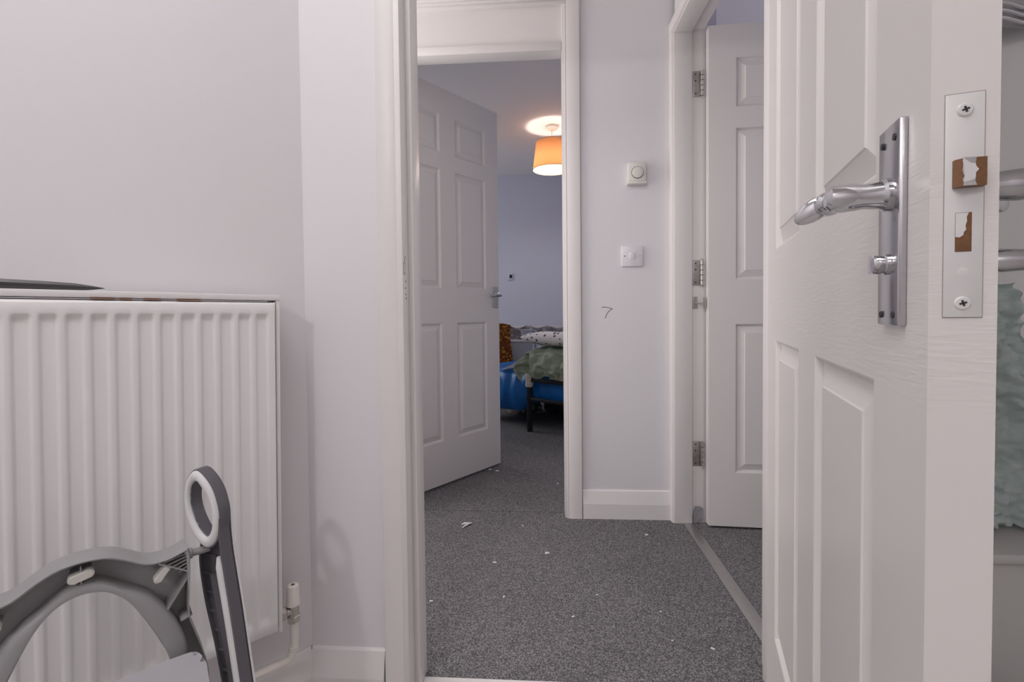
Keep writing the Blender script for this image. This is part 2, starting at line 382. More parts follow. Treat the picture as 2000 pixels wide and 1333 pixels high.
# bathroom door frame (trim_1): two linings with rebate and stop, head, architraves
t1 = thing('trim_1', 'white painted bathroom door frame nearest the camera', None, kind='structure')
def lining_left(bm):
    bx(bm, -0.312, -0.296, 0.998, 1.042, 0, 1.985, bev=0.0015)
    bx(bm, -0.312, -0.284, 1.042, 1.104, 0, 1.985, bev=0.002)
bm = bmesh.new(); lining_left(bm); mesh_obj('jamb', bm, 'gloss', t1)
bm = bmesh.new(); bx(bm, 0.516, 0.532, 1.016, 1.058, 0, 1.985, bev=0.0015); bx(bm, 0.503, 0.532, 1.058, 1.122, 0, 1.985, bev=0.002); mesh_obj('jamb', bm, 'gloss', t1)
bm = bmesh.new(); bx(bm, -0.296, 0.516, 1.0, 1.042, 1.968, 1.985); bx(bm, -0.284, 0.503, 1.042, 1.104, 1.955, 1.985); mesh_obj('head', bm, 'gloss', t1)
architrave('architrave', (-0.3005, 1.012, 0), (-0.3005, 1.012, 2.04), (-1, 0, 0), (0, -1, 0), 0.050, 0.015, parent=t1)
architrave('architrave', (0.522, 1.03, 0), (0.522, 1.03, 2.04), (1, 0, 0), (0, -1, 0), 0.050, 0.014, parent=t1)
architrave('architrave', (-0.35, 1.012, 1.975), (0.57, 1.012, 1.975), (0, 0, 1), (0, -1, 0), 0.055, 0.015, parent=t1)
architrave('architrave', (-0.2905, 1.10, 0), (-0.2905, 1.10, 2.04), (-1, 0, 0), (0, 1, 0), 0.050, 0.014, parent=t1)
# mangled strike hole in the left lining
bm = bmesh.new(); bx(bm, -0.2962, -0.2952, 1.003, 1.017, 0.944, 0.972, bev=0.0004); sk = mesh_obj('strike_plate', bm, 'steel', t1)
bm = bmesh.new(); bx(bm, -0.2955, -0.2948, 1.006, 1.013, 0.949, 0.966, bev=0.0003); mesh_obj('keyhole', bm, 'plate_paint', sk)
bm = bmesh.new()
for z, y in ((0.982, 1.016), (0.976, 1.012), (0.930, 1.018), (0.915, 1.014), (0.902, 1.018), (0.893, 1.019)):
    bx(bm, -0.2962, -0.2954, y-0.0012, y+0.0012, z-0.0022, z+0.0022)
mesh_obj('chip_marks', bm, 'dark_screw', sk)
bm = bmesh.new(); bx(bm, -0.284, 0.503, 1.035, 1.082, -0.004, 0.006, bev=0.002); struct('trim_2', bm, 'skirt', 'pale threshold bar at the bathroom doorway')

# ------------------------------------------------------------------ setting: hall, bedroom, side room
YB = 1.975                                                         # hall face of the bedroom wall
bm = bmesh.new(); bx(bm, 0.128, 0.62, YB, YB+0.10, 0, H); wall_hall = struct('wall_hall_end', bm, 'hall_wall', 'narrow white hall wall with thermostat and light switch')
bm = bmesh.new(); bx(bm, -2.45, -0.722, YB, YB+0.10, 0, H); struct('wall_hall_end_left', bm, 'hall_wall')
bm = bmesh.new(); bx(bm, 0.62, 3.1, YB+0.9, YB+1.0, 0, H); struct('wall_side_room_back', bm, 'lavender')
bm = bmesh.new(); bx(bm, 3.0, 3.1, 1.0, YB+1.0, 0, H); struct('wall_side_room_right', bm, 'lavender')
bm = bmesh.new(); bx(bm, 1.6, 3.1, 1.0, 1.1, 0, H); struct('wall_side_room_front', bm, 'lavender')
bm = bmesh.new(); bx(bm, 0.62, 0.70, YB, 5.5, 0, H); struct('wall_side_room_left', bm, 'lavender')
bm = bmesh.new(); bx(bm, -1.25, -1.2, 1.0, YB, 0, H); struct('wall_hall_left', bm, 'hall_wall')
bm = bmesh.new(); bx(bm, -1.25, 3.1, 1.10, YB, H, H+0.06); struct('ceiling_hall', bm, 'ceiling')
bm = bmesh.new(); bx(bm, 0.62, 3.1, YB, YB+1.0, H, H+0.06); struct('ceiling_side_room', bm, 'ceiling')
# wall with the side room doorway (opening y 1.165..1.93)
bm = bmesh.new(); bx(bm, 0.532, 0.625, 1.10, 1.145, 0, H); bx(bm, 0.532, 0.625, 1.145, 1.955, 1.985, H); struct('wall_hall_right', bm, 'hall_wall', 'hall wall around the side room doorway')
t3 = thing('trim_3', 'white frame of the side room doorway with chrome hinges', None, kind='structure')
bm = bmesh.new(); bx(bm, 0.522, 0.592, 1.930, 1.958, 0, 1.985, bev=0.002); bx(bm, 0.592, 0.655, 1.942, 1.958, 0, 1.985, bev=0.0015); mesh_obj('jamb', bm, 'gloss', t3)
bm = bmesh.new(); bx(bm, 0.522, 0.592, 1.140, 1.168, 0, 1.985, bev=0.002); bx(bm, 0.592, 0.641, 1.140, 1.156, 0, 1.985, bev=0.0015); mesh_obj('jamb', bm, 'gloss', t3)
bm = bmesh.new(); bx(bm, 0.522, 0.592, 1.168, 1.930, 1.945, 1.985, bev=0.002); bx(bm, 0.592, 0.641, 1.156, 1.942, 1.958, 1.985); mesh_obj('head', bm, 'gloss', t3)
architrave('architrave', (0.532, 1.936, 0), (0.532, 1.936, 1.9525), (0, 1, 0), (-1, 0, 0), 0.043, 0.018, parent=t3)
architrave('architrave', (0.532, 1.12, 1.952), (0.532, 1.985, 1.952), (0, 0, 1), (-1, 0, 0), 0.052, 0.018, parent=t3)
# crumbling filler at the foot of the far jamb
bm = bmesh.new()
pp = [(0.597, 0.004), (0.606, 0.0), (0.618, 0.006), (0.630, 0.010), (0.637, 0.016), (0.638, 0.040), (0.636, 0.062), (0.622, 0.067), (0.607, 0.068), (0.600, 0.050), (0.596, 0.028)]
prism(bm, pp, 0, 0.006, mw=frame((0, 1.942, 0), (1, 0, 0), z=(0, -1, 0)) if False else Matrix(((1, 0, 0, 0), (0, 0, -1, 1.942), (0, 1, 0, 0), (0, 0, 0, 1))))
mesh_obj('filler_patch', bm, 'putty', t3)
# metal threshold strip
t4 = thing('trim_4', 'flat aluminium carpet strip across the side room doorway', None, kind='structure')
bm = bmesh.new(); bx(bm, 0.556, 0.598, 1.16, 1.936, 0.0, 0.004, bev=0.0012); mesh_obj('strip', bm, 'strip', t4)
for y in (1.23, 1.335, 1.475, 1.62, 1.75, 1.89):
    bm = bmesh.new(); lathe(bm, [(0.0042, 0.0038), (0.0036, 0.0050), (0.0015, 0.0054)], mw=Matrix.Translation((0.577+random.uniform(-.006, .006), y, 0)), seg=10); mesh_obj('screw', bm, 'steel', t4)

skirting('baseboard_hall', (0.160, YB, 0), (0.519, YB, 0), (0, -1, 0), h=0.117, t=0.016, label='white skirting board under the hall light switch')

# bedroom door frame with panelled infill above (trim_5)
t5 = thing('trim_5', 'white bedroom door frame with boxed panel over the door', None, kind='structure')
bm = bmesh.new(); bx(bm, 0.086, 0.128, 1.962, 2.036, 0, 2.36, bev=0.003); bx(bm, 0.098, 0.128, 2.036, 2.079, 0, 2.36, bev=0.002); mesh_obj('jamb', bm, 'gloss', t5)
bm = bmesh.new(); bx(bm, -0.722, -0.682, 1.962, 2.036, 0, 2.36, bev=0.003); bx(bm, -0.722, -0.694, 2.036, 2.079, 0, 2.36, bev=0.002); mesh_obj('jamb', bm, 'gloss', t5)
bm = bmesh.new(); bx(bm, -0.682, 0.086, 1.962, 2.036, 1.916, 1.950, bev=0.003); bx(bm, -0.694, 0.098, 2.036, 2.079, 1.956, 1.975); mesh_obj('transom', bm, 'gloss', t5)
bm = bmesh.new(); bx(bm, -0.682, 0.086, 1.976, 2.07, 1.948, 2.36); mesh_obj('over_panel', bm, 'gloss', t5)
bm = bmesh.new()
for z0, z1, y in ((2.098, 2.112, 1.958), (2.112, 2.122, 1.950), (2.122, 2.150, 1.945), (2.150, 2.162, 1.955)): bx(bm, -0.70, 0.104, y, 1.99, z0, z1, bev=0.002)
mesh_obj('picture_moulding', bm, 'gloss', t5)
architrave('architrave', (0.096, 1.970, 0), (0.096, 1.970, 2.36), (1, 0, 0), (0, -1, 0), 0.062, 0.012, parent=t5)
architrave('architrave', (-0.69, 1.972, 0), (-0.69, 1.972, 2.36), (-1, 0, 0), (0, -1, 0), 0.062, 0.012, parent=t5)
bm = bmesh.new(); bx(bm, -0.722, 0.128, YB+0.002, 2.07, 2.36, H); struct('wall_hall_over_door', bm, 'hall_wall')

# bedroom shell
bm = bmesh.new(); bx(bm, -2.45, 0.62, 5.45, 5.55, 0, H); struct('wall_bedroom_back', bm, 'lilac', 'pale lilac wall at the back of the bedroom')
bm = bmesh.new(); bx(bm, 0.60, 0.62, 2.075, 5.5, 0, H); struct('wall_bedroom_right', bm, 'lilac')
bm = bmesh.new()
bx(bm, -2.45, -2.38, 1.9, 3.5, 0, H); bx(bm, -2.45, -2.38, 4.9, 5.5, 0, H); bx(bm, -2.45, -2.38, 3.5, 4.9, 0, 0.9); bx(bm, -2.45, -2.38, 3.5, 4.9, 2.12, H)
struct('wall_bedroom_left', bm, 'lilac')
bm = bmesh.new(); bx(bm, -2.45, 0.62, YB+0.1, 5.5, H, H+0.06); struct('ceiling_bedroom', bm, 'ceiling', 'white bedroom ceiling around the pendant lamp')

# ------------------------------------------------------------------ six-panel moulded doors
DW, DH, DT = 0.735, 1.935, 0.035
DXS = [0.0, 0.100, 0.3175, 0.4175, 0.635, 0.735]
DZS = [0.0, 0.212, 0.793, 0.965, 1.545, 1.622, 1.812, 1.935]
def door_leaf(root):
    """local x from the hinge edge, local y through the thickness (front face y=0), z up from the bottom edge"""
    bm = bmesh.new(); ins, dep = 0.010, 0.0105
    for y, s in ((0.0, 1), (DT, -1)):
        for j in range(7):
            for i in range(5):
                x0, x1, z0, z1 = DXS[i], DXS[i+1], DZS[j], DZS[j+1]
                if i in (1, 3) and j in (1, 3, 5):
                    rings = []
                    for k, dd in ((0, 0), (ins*0.25, dep*0.12), (ins*0.7, dep*0.85), (ins, dep)):
                        rings.append([bm.verts.new((a, y+s*dd, c)) for a, c in ((x0+k, z0+k), (x1-k, z0+k), (x1-k, z1-k), (x0+k, z1-k))])
                    for A, B in zip(rings, rings[1:]):
                        for q in range(4): bm.faces.new((A[q], A[(q+1) % 4], B[(q+1) % 4], B[q]))
                    bm.faces.new(rings[-1])
                else:
                    bm.faces.new([bm.verts.new((a, y, c)) for a, c in ((x0, z0), (x1, z0), (x1, z1), (x0, z1))])
    for a, b in (((0, 0), (0, DH)), ((DW, 0), (DW, DH))):
        bm.faces.new([bm.verts.new(p) for p in ((a[0], 0, 0), (a[0], DT, 0), (a[0], DT, DH), (a[0], 0, DH))])
    for z in (0, DH): bm.faces.new([bm.verts.new(p) for p in ((0, 0, z), (DW, 0, z), (DW, DT, z), (0, DT, z))])
    bmesh.ops.remove_doubles(bm, verts=bm.verts, dist=0.00005)
    es = [e for e in bm.edges if all(abs(v.co.x-q) < 1e-5 for v in e.verts for q in [DW] ) and abs(e.verts[0].co.y-e.verts[1].co.y) < 1e-6]
    leaf = mesh_obj('leaf', bm, 'door', root, smooth=25)
    for j in (1, 3, 5):
        for i in (1, 3):
            bm = bmesh.new()
            for y, s in ((0.0, 1), (DT, -1)):
                rings = []
                for k, dd in ((0.0095, 0.0108), (0.0115, 0.0100), (0.0335, 0.0030), (0.0352, 0.0012)):
                    rings.append([bm.verts.new((a, y+s*dd, c)) for a, c in ((DXS[i]+k, DZS[j]+k), (DXS[i+1]-k, DZS[j]+k), (DXS[i+1]-k, DZS[j+1]-k), (DXS[i]+k, DZS[j+1]-k))])
                for A, B in zip(rings, rings[1:]):
                    for q in range(4): bm.faces.new((A[q], A[(q+1) % 4], B[(q+1) % 4], B[q]))
                bm.faces.new(rings[-1])
            mesh_obj('panel', bm, 'door', root, smooth=15)
    return leaf
def copy_door(src, root):
    for ch in src.children:
        if ch.name.split('.')[0] in ('leaf', 'panel'):
            c = ch.copy(); COL.objects.link(c); c.parent = root
# door_1: the open bathroom door on the right. free edge at (0.2529,0.33), hinge at (0.472,1.031)
G = V((0.2983, 0.9545, 0)).normalized()                            # from free edge to hinge
FREE = V((0.2529, 0.33, 0)); HINGE = FREE+G*DW
MW1 = frame((HINGE.x, HINGE.y, 0.010), -G)                          # local x hinge->free, local y = z cross x
d1 = thing('door_1', 'white six-panel bathroom door standing open on the right with chrome lever handle', 'door', MW1, kind='structure')
door_leaf(d1)
# y axis of MW1: z x (-G): front face must look left (away from local +y)
# --- handle, both faces. local x from hinge; s=+1 front (y=0, out is -y), s=-1 back
def lever_set(root, xs, zp0, zp1, zs, zt, s):
    y0 = 0.0 if s > 0 else DT
    o = -1 if s > 0 else 1
    bm = bmesh.new()
    w0, w1 = xs-0.021, xs+0.021
    bx(bm, w0, w1, min(y0, y0+o*0.0055), max(y0, y0+o*0.0055), zp0, zp1, bev=0.0016)
    pl = mesh_obj('handle_plate', bm, 'chrome_plate', root); pl['label'] = 'chrome lever backplate'
    for xx in (-0.012, 0.012):
        for zz in (zp0+0.008, zp1-0.012):
            bm = bmesh.new(); lathe(bm, [(0.0026, 0.0), (0.0026, 0.0008), (0.0012, 0.0010)], mw=Matrix.Translation((xs+xx, y0+o*0.0055, zz)) @ Matrix.Rotation(-o*PI/2, 4, 'X'), seg=12); mesh_obj('screw', bm, 'dark_screw', pl)
    # boss out of the plate, then the arm back towards the hinge
    bm = bmesh.new()
    R = Matrix.Translation((xs, y0+o*0.0055, zs)) @ Matrix.Rotation(-o*PI/2, 4, 'X')
    lathe(bm, [(0.0125, 0), (0.0125, 0.003), (0.0105, 0.005), (0.0095, 0.016), (0.0105, 0.022), (0.0112, 0.030), (0.0100, 0.038), (0.006, 0.041)], mw=R, seg=24)
    A = Matrix.Translation((xs+0.004, y0+o*0.034, zs)) @ Matrix.Rotation(-PI/2+0.10, 4, 'Y')
    lathe(bm, [(0.0080, 0), (0.0104, 0.003), (0.0108, 0.010), (0.0092, 0.0120), (0.0078, 0.0135), (0.0068, 0.024), (0.0064, 0.034), (0.0072, 0.041), (0.0088, 0.0425), (0.0104, 0.0445), (0.0106, 0.053), (0.0094, 0.056), (0.0060, 0.058)], mw=A, seg=24)
    # thumb paddle: flattened, drooping and flaring outwards
    vs = bmesh.ops.create_uvsphere(bm, u_segments=20, v_segments=12, radius=1.0)['verts']
    dirn = V((-0.22, o*0.72, -0.50)).normalized(); wid = V((-0.10, o*0.50, 0.80)); wid = (wid-dirn*wid.dot(dirn)).normalized(); th = dirn.cross(wid)
    c = V((xs-0.055, y0+o*0.044, zs+0.0015))
    for v in vs:
        k = v.co.copy(); v.co = c + dirn*k.x*0.0165 + wid*k.y*(0.0096-0.001*k.x) + th*k.z*0.0036
    mesh_obj('lever', bm, 'chrome', pl)
    bm = bmesh.new()
    R = Matrix.Translation((xs, y0+o*0.0055, zt)) @ Matrix.Rotation(-o*PI/2, 4, 'X')
    lathe(bm, [(0.0080, 0), (0.0080, 0.002), (0.0066, 0.003), (0.0072, 0.006), (0.0072, 0.0085), (0.0060, 0.010)], mw=R, seg=20)
    if s > 0: bx(bm, xs-0.0014, xs+0.0014, y0+o*0.0175, y0+o*0.0150, zt-0.0068, zt+0.0068)
    else: tube(bm, [(xs, y0+o*0.018, zt), (xs, y0+o*0.026, zt), (xs, y0+o*0.045, zt)], [0.006, 0.0085, 0.007], 14)
    mesh_obj('thumb_turn', bm, 'chrome', pl)
lever_set(d1, DW-0.0545, 0.8405, 0.992, 0.940, 0.887, 1)
lever_set(d1, DW-0.0545, 0.8405, 0.992, 0.940, 0.887, -1)
# painted mortice lock forend on the free edge
bm = bmesh.new(); bx(bm, DW-0.002, DW+0.0008, 0.0075, 0.0273, 0.8475, 0.990, bev=0.0004); fe = mesh_obj('lock_plate', bm, 'plate_paint', d1); fe['label'] = 'painted lock faceplate'
bm = bmesh.new(); ringprism(bm, [(0.0071, 0.847), (0.0277, 0.847), (0.0277, 0.9905), (0.0071, 0.9905)], [(0.0076, 0.8476), (0.0272, 0.8476), (0.0272, 0.9899), (0.0076, 0.9899)], DW-0.001, DW+0.0003, mw=Matrix(((0, 0, 1, 0), (1, 0, 0, 0), (0, 1, 0, 0), (0, 0, 0, 1)))); mesh_obj('joint_line', bm, 'joint', fe)
bm = bmesh.new()      # latch bolt with sloped nose
q = [(0.0112, 0.0, ), (0.0112, 0.0035), (0.0150, 0.0075), (0.0262, 0.0060), (0.0266, 0.0)]
prism(bm, [(a, b) for a, b in q], 0.9300, 0.9475, mw=Matrix(((0, 1, 0, DW+0.0005), (1, 0, 0, 0), (0, 0, 1, 0), (0, 0, 0, 1))))
lt = mesh_obj('latch_bolt', bm, 'bolt', None, smooth=20); lt.parent = fe
for vv in lt.data.vertices: vv.co = vv.co - V((DW, 0.0175, 0.943))
lt.location = (DW, 0.0175, 0.943)
bm = bmesh.new(); bx(bm, -0.001, 0.0012, -0.0042, 0.0042, -0.0125, 0.0125, bev=0.0003); db = mesh_obj('dead_bolt', bm, 'bolt', fe); db.location = (DW, 0.0172, 0.902)
# flaking white paint left on latch and bolt
bm = bmesh.new()
pt = [(-0.0040+0.0010*nz(i*0.9, 1.0)*2, -0.0088+0.0176*i/9) for i in range(10)]+[(0.0030+0.0012*nz(i*1.1, 5.0)*2, 0.0088-0.0176*i/9) for i in range(10)]
prism(bm, pt, 0, 0.0003, mw=Matrix(((0, -0.13, 1, 0.0077), (1, 0, 0, 0), (0, 1, 0, -0.0042), (0, 0, 0, 1)))); 
for v in bm.verts: v.co.x = 0.0083-(v.co.y+0.0025)*0.134+(0.0003 if v.co.x > 0.0079 else 0)
fp = mesh_obj('paint_flake', bm, 'plate_paint', lt)
bm = bmesh.new()
pt = [(-0.0041, -0.0030), (-0.0020, -0.0034), (-0.0003, -0.0020), (0.0002, 0.0002), (0.0012, 0.0014), (0.0008, 0.0040), (0.0016, 0.0070), (0.0014, 0.0095), (0.0024, 0.0122), (-0.0041, 0.0122)]
prism(bm, pt, 0.0011, 0.0015, mw=Matrix(((0, 0, 1, 0), (1, 0, 0, 0), (0, 1, 0, 0), (0, 0, 0, 1)))); mesh_obj('paint_flake', bm, 'plate_paint', db)
for z in (0.9795, 0.8565):
    bm = bmesh.new(); lathe(bm, [(0.0043, 0), (0.0043, 0.0008), (0.0036, 0.0014), (0.001, 0.0015)], mw=Matrix.Translation((DW+0.0006, 0.0172, z)) @ Matrix.Rotation(PI/2, 4, 'Y'), seg=18)
    sc = mesh_obj('screw', bm, 'plate_paint', fe)
    bm = bmesh.new()
    for a in (0.3, 0.3+PI/2): bx(bm, -0.0004, 0.0002, -0.0020, 0.0020, -0.0006, 0.0006, mw=Matrix.Translation((DW+0.0021, 0.0172, z)) @ Matrix.Rotation(a, 4, 'X'))
    bmesh.ops.transform(bm, matrix=Matrix.Identity(4), verts=bm.verts); x_ = mesh_obj('screw_cross', bm, 'dark_screw', fe)
bm = bmesh.new(); lathe(bm, [(0.0030, 0), (0.0030, 0.0003), (0.0024, 0.0004)], mw=Matrix.Translation((DW+0.0006, 0.0172, 0.8765)) @ Matrix.Rotation(PI/2, 4, 'Y'), seg=16); mesh_obj('rivet', bm, 'plate_paint', fe)

# door_2: bedroom door, open into the bedroom, hinged on the left jamb
G2 = V((0.5957, 0.8032, 0)); F2 = V((-0.2413, 2.6335, 0)); H2 = F2-G2*DW
d2 = thing('door_2', 'white six-panel bedroom door standing half open with a small lever handle', 'door', frame((H2.x, H2.y, 0.012), G2), kind='structure')
copy_door(d1, d2)
bm = bmesh.new(); bx(bm, DW-0.051, DW-0.013, -0.006, 0, 0.868, 0.981, bev=0.002); hp = mesh_obj('handle_plate', bm, 'steel', d2); hp['label'] = 'brushed steel lever backplate'
bm = bmesh.new(); zs = 0.936
tube(bm, [(DW-0.031, -0.005, zs), (DW-0.031, -0.035, zs), (DW-0.036, -0.046, zs+0.001), (DW-0.055, -0.050, zs+0.003), (DW-0.085, -0.050, zs+0.002), (DW-0.110, -0.048, zs-0.006), (DW-0.120, -0.044, zs-0.010)], [0.010, 0.0095, 0.0095, 0.0090, 0.0080, 0.0075, 0.0055], 14)
mesh_obj('lever', bm, 'chrome', hp)
bm = bmesh.new(); tube(bm, [(DW-0.031, DT, zs), (DW-0.031, DT+0.035, zs), (DW-0.036, DT+0.046, zs), (DW-0.110, DT+0.048, zs-0.004)], [0.010, 0.0095, 0.0095, 0.007], 12); mesh_obj('lever', bm, 'chrome', hp)
bm = bmesh.new(); bx(bm, DW-0.051, DW-0.013, DT, DT+0.006, 0.868, 0.981, bev=0.002); mesh_obj('handle_plate', bm, 'steel', d2)
tg = thing('hanging_cloth', 'small dark cloth hooked over the top of the half-open bedroom door', 'cloth')
bm = bmesh.new(); grid(bm, 6, 10, lambda u, v: H2+G2*(0.115+0.03*u+0.006*nz(u*3, v*4))+V((0.8032, -0.5957, 0))*(0.012+0.004*nz(u*5, v*5, 2))+V((0, 0, 1.935+0.085*v-0.01*u)), 0.006)
mesh_obj('fabric', bm, 'bag', tg)

# door_3: side room door, opened into the side room, hinged on the far jamb
d3 = thing('door_3', 'white six-panel side room door folded back behind the near door', 'door', frame((0.6435, 1.896, 0.010), (1, -0.065, 0)), kind='structure')
copy_door(d1, d3)
# rail under the top of door_3: hinges belong to it
def hinge(z0, z1, name='hinge', small=False):
    root = d3; inv = d3.matrix_world.inverted()
    bm = bmesh.new()
    bx(bm, 0.5975, 0.6280, 1.9395, 1.9425, z0, z1, bev=0.0006)
    if small: pass
    h_ = mesh_obj(name, bm, 'steel', None); h_.data.transform(inv); h_.parent = root; h_['label'] = 'steel butt hinge'
    bm = bmesh.new(); L = (z1-z0)
    for k in range(5):
        lathe(bm, [(0.0060, z0+L*k/5+0.0006), (0.0076, z0+L*k/5+0.0016), (0.0076, z0+L*(k+1)/5-0.0016), (0.0060, z0+L*(k+1)/5-0.0006)], mw=Matrix.Translation((0.6318, 1.9335, 0)), seg=12)
    lathe(bm, [(0.0030, z0-0.006), (0.0045, z0-0.003), (0.0030, z0), (0.0030, z1), (0.0040, z1+0.003), (0.002, z1+0.005)], mw=Matrix.Translation((0.6318, 1.9335, 0)), seg=12)
    k_ = mesh_obj('knuckle', bm, 'steel', None); k_.data.transform(inv); k_.parent = h_
    for f in (0.12, 0.38, 0.62, 0.88):
        bm = bmesh.new(); lathe(bm, [(0.0032, 0), (0.0030, 0.0007), (0.001, 0.0008)], mw=Matrix.Translation((0.608+0.007*((f*50) % 2 > 1), 1.9395, z0+L*f)) @ Matrix.Rotation(PI/2, 4, 'X'), seg=10)
        s_ = mesh_obj('screw', bm, 'chrome' if f in (0.38,) else 'dark_screw', None); s_.data.transform(inv); s_.parent = h_
for a, b in ((1.698, 1.797), (0.956, 1.056), (0.231, 0.331)): hinge(a, b)
bm = bmesh.new(); bx(bm, 0.596, 0.616, 1.9395, 1.9425, 0.863, 0.911, bev=0.0006); inv3 = d3.matrix_world.inverted()
kp = mesh_obj('door_closer', bm, 'steel', None); kp.data.transform(inv3); kp.parent = d3; kp['label'] = 'concealed chain closer'
bm = bmesh.new(); tube(bm, [(0.606, 1.938, 0.886), (0.6385, 1.928, 0.885)], 0.0022, 8); bx(bm, 0.6345, 0.6395, 1.915, 1.93, 0.863, 0.910, bev=0.0006)
k2 = mesh_obj('chain', bm, 'steel', None); k2.data.transform(inv3); k2.parent = kp

# ------------------------------------------------------------------ radiator
RADM = RW @ Matrix.Translation((-0.085, 0, 0.886)) @ Matrix.Rotation(0.013, 4, 'Y') @ Matrix.Translation((0.085, 0, -0.886))
rad = thing('radiator', 'white ribbed panel radiator on the left wall', 'radiator', RADM)
RT, RB, RR = 0.885, 0.238, -0.0855                                  # top, bottom, right end of the front panel
pitch_ = 0.0292; ncol = 34; FO = 0.088                              # column pitch, face offset from the wall
bm = bmesh.new()
xs, dp = [], []
x = RR; xs.append(x); dp.append(0.0); first = -0.1072
for i in range(ncol):
    c = first-pitch_*i
    for off, d_ in ((0.0126, 0), (0.0112, 0.10), (0.0094, 0.48), (0.0077, 0.88), (0.0062, 1.0), (-0.0062, 1.0), (-0.0077, 0.88), (-0.0094, 0.48), (-0.0112, 0.10), (-0.0126, 0)):
        xs.append(c+off); dp.append(d_)
xs.append(first-pitch_*ncol); dp.append(0)
rowz = [(RT-0.0, 0, 0.012), (RT-0.0015, 0, 0.003), (RT-0.005, 0, 0.0), (RT-0.0205, 0, 0), (RT-0.0225, 0.10, 0), (RT-0.0265, 0.62, 0), (RT-0.0310, 1.0, 0), (RT-0.0360, 0.92, 0), (RT-0.060, 0.62, 0), (RB+0.060, 0.62, 0), (RB+0.040, 0.80, 0), (RB+0.034, 0.65, 0), (RB+0.026, 0.15, 0), (RB+0.022, 0, 0), (RB+0.004, 0, 0), (RB+0.001, 0, 0.003), (RB, 0, 0.012)]
rows = []
for z, k, back in rowz: rows.append([bm.verts.new((xx, -(FO-0.0060*k*d_-back), z)) for xx, d_ in zip(xs, dp)])
for a, b in zip(rows, rows[1:]):
    for i in range(len(xs)-1): bm.faces.new((a[i], a[i+1], b[i+1], b[i]))
e0 = [bm.verts.new((RR+0.0022, -(FO-0.003), r[0].co.z)) for r in rows]; e1 = [bm.verts.new((RR+0.003, -(FO-0.012), r[0].co.z)) for r in rows]
for i in range(len(rows)-1):
    bm.faces.new((rows[i][0], rows[i+1][0], e0[i+1], e0[i])); bm.faces.new((e0[i], e0[i+1], e1[i+1], e1[i]))
mesh_obj('front_panel', bm, 'rad', rad, smooth=50)
xl = first-pitch_*ncol
box('back_panel', 'rad', (xl, RR-0.004, -0.040, -0.022, RB+0.004, RT-0.004), rad, bev=0.004)
box('convector_core', 'dark_gap', (xl+0.01, RR-0.006, -0.0775, -0.039, RB+0.006, RT+0.001), rad)
box('top_grille', 'rad', (xl, RR+0.012, -0.083, -0.018, RT+0.0035, RT+0.0145), rad, bev=0.002)
bm = bmesh.new(); bx(bm, RR+0.0045, RR+0.0115, -0.081, -0.020, RB-0.006, RT+0.006, bev=0.0015); mesh_obj('side_panel', bm, 'rad', rad)
for a_, b_ in ((-0.352, -0.322), (-0.316, -0.300), (-0.285, -0.262), (-0.240, -0.205)):
    box('rust_stain', 'rust', (a_, b_, -0.0850, -0.080, RT+0.0013, RT+0.0026), rad)
bm = bmesh.new()                                                    # flaking paint along the bottom edge
pts = [(-0.50+0.008*i, RB-0.002-0.004*abs(nz(i*0.7, 3))) for i in range(52)]
pts = [p for p in pts if p[0] < RR-0.004]
poly = [(pts[0][0], RB+0.001)]+pts+[(pts[-1][0], RB+0.001)]
prism(bm, poly, 0.070, 0.0735, mw=Matrix(((1, 0, 0, 0), (0, 0, -1, 0), (0, 1, 0, 0), (0, 0, 0, 1)))); mesh_obj('flaking_paint', bm, 'rust', rad)
# valve and pipe (in wall frame: x along the wall, -y out)
VX, VO = -0.0555, -0.060
inv = RADM.inverted() @ RW
vroot = bpy.data.objects.new('valve', None)
bm = bmesh.new()
lathe(bm, [(0.0105, 0.243), (0.0105, 0.268)], mw=Matrix.Translation((VX, VO, 0)), seg=20)
lathe(bm, [(0.0088, -0.024), (0.0088, 0.002)], mw=Matrix.Translation((VX, VO, 0.2545)) @ Matrix.Rotation(PI/2, 4, 'Y'), seg=18)
va = mesh_obj('valve', bm, 'valve_metal', rad); va.matrix_local = inv; va['label'] = 'dull metal radiator valve'
bm = bmesh.new(); lathe(bm, [(0.0136, 0.2665), (0.0130, 0.277), (0.0126, 0.279), (0.0122, 0.300), (0.0112, 0.306), (0.0095, 0.3075), (0.0035, 0.3075), (0.0032, 0.3045)], mw=Matrix.Translation((VX, VO, 0)), seg=24)
c_ = mesh_obj('valve_cap', bm, 'valve_cap', va)
bm = bmesh.new(); lathe(bm, [(0.0031, 0.3046), (0.0031, 0.3077)], mw=Matrix.Translation((VX, VO, 0)), seg=12); mesh_obj('cap_hole', bm, 'dark_screw', va)
bm = bmesh.new(); lathe(bm, [(0.0115, 0.231), (0.0132, 0.233), (0.0132, 0.2435), (0.0115, 0.2455)], mw=Matrix.Translation((VX, VO, 0)) @ Matrix.Rotation(0.3, 4, 'Z'), seg=6); mesh_obj('pipe_nut', bm, 'valve_metal', va, smooth=10)
bm = bmesh.new(); lathe(bm, [(0.0125, -0.028), (0.0145, -0.026), (0.0145, -0.016), (0.0125, -0.014)], mw=Matrix.Translation((VX, VO, 0.2545)) @ Matrix.Rotation(PI/2, 4, 'Y'), seg=6); mesh_obj('union_nut', bm, 'valve_metal', va, smooth=10)
pp_ = catmull([(VX, VO, 0.233), (VX+0.0005, VO, 0.200), (VX-0.001, VO, 0.178), (VX-0.006, VO, 0.160), (VX-0.017, VO+0.002, 0.153), (VX-0.045, VO+0.006, 0.1515), (-0.15, -0.052, 0.1505), (-0.4, -0.05, 0.149), (-1.2, -0.05, 0.145)], 6)
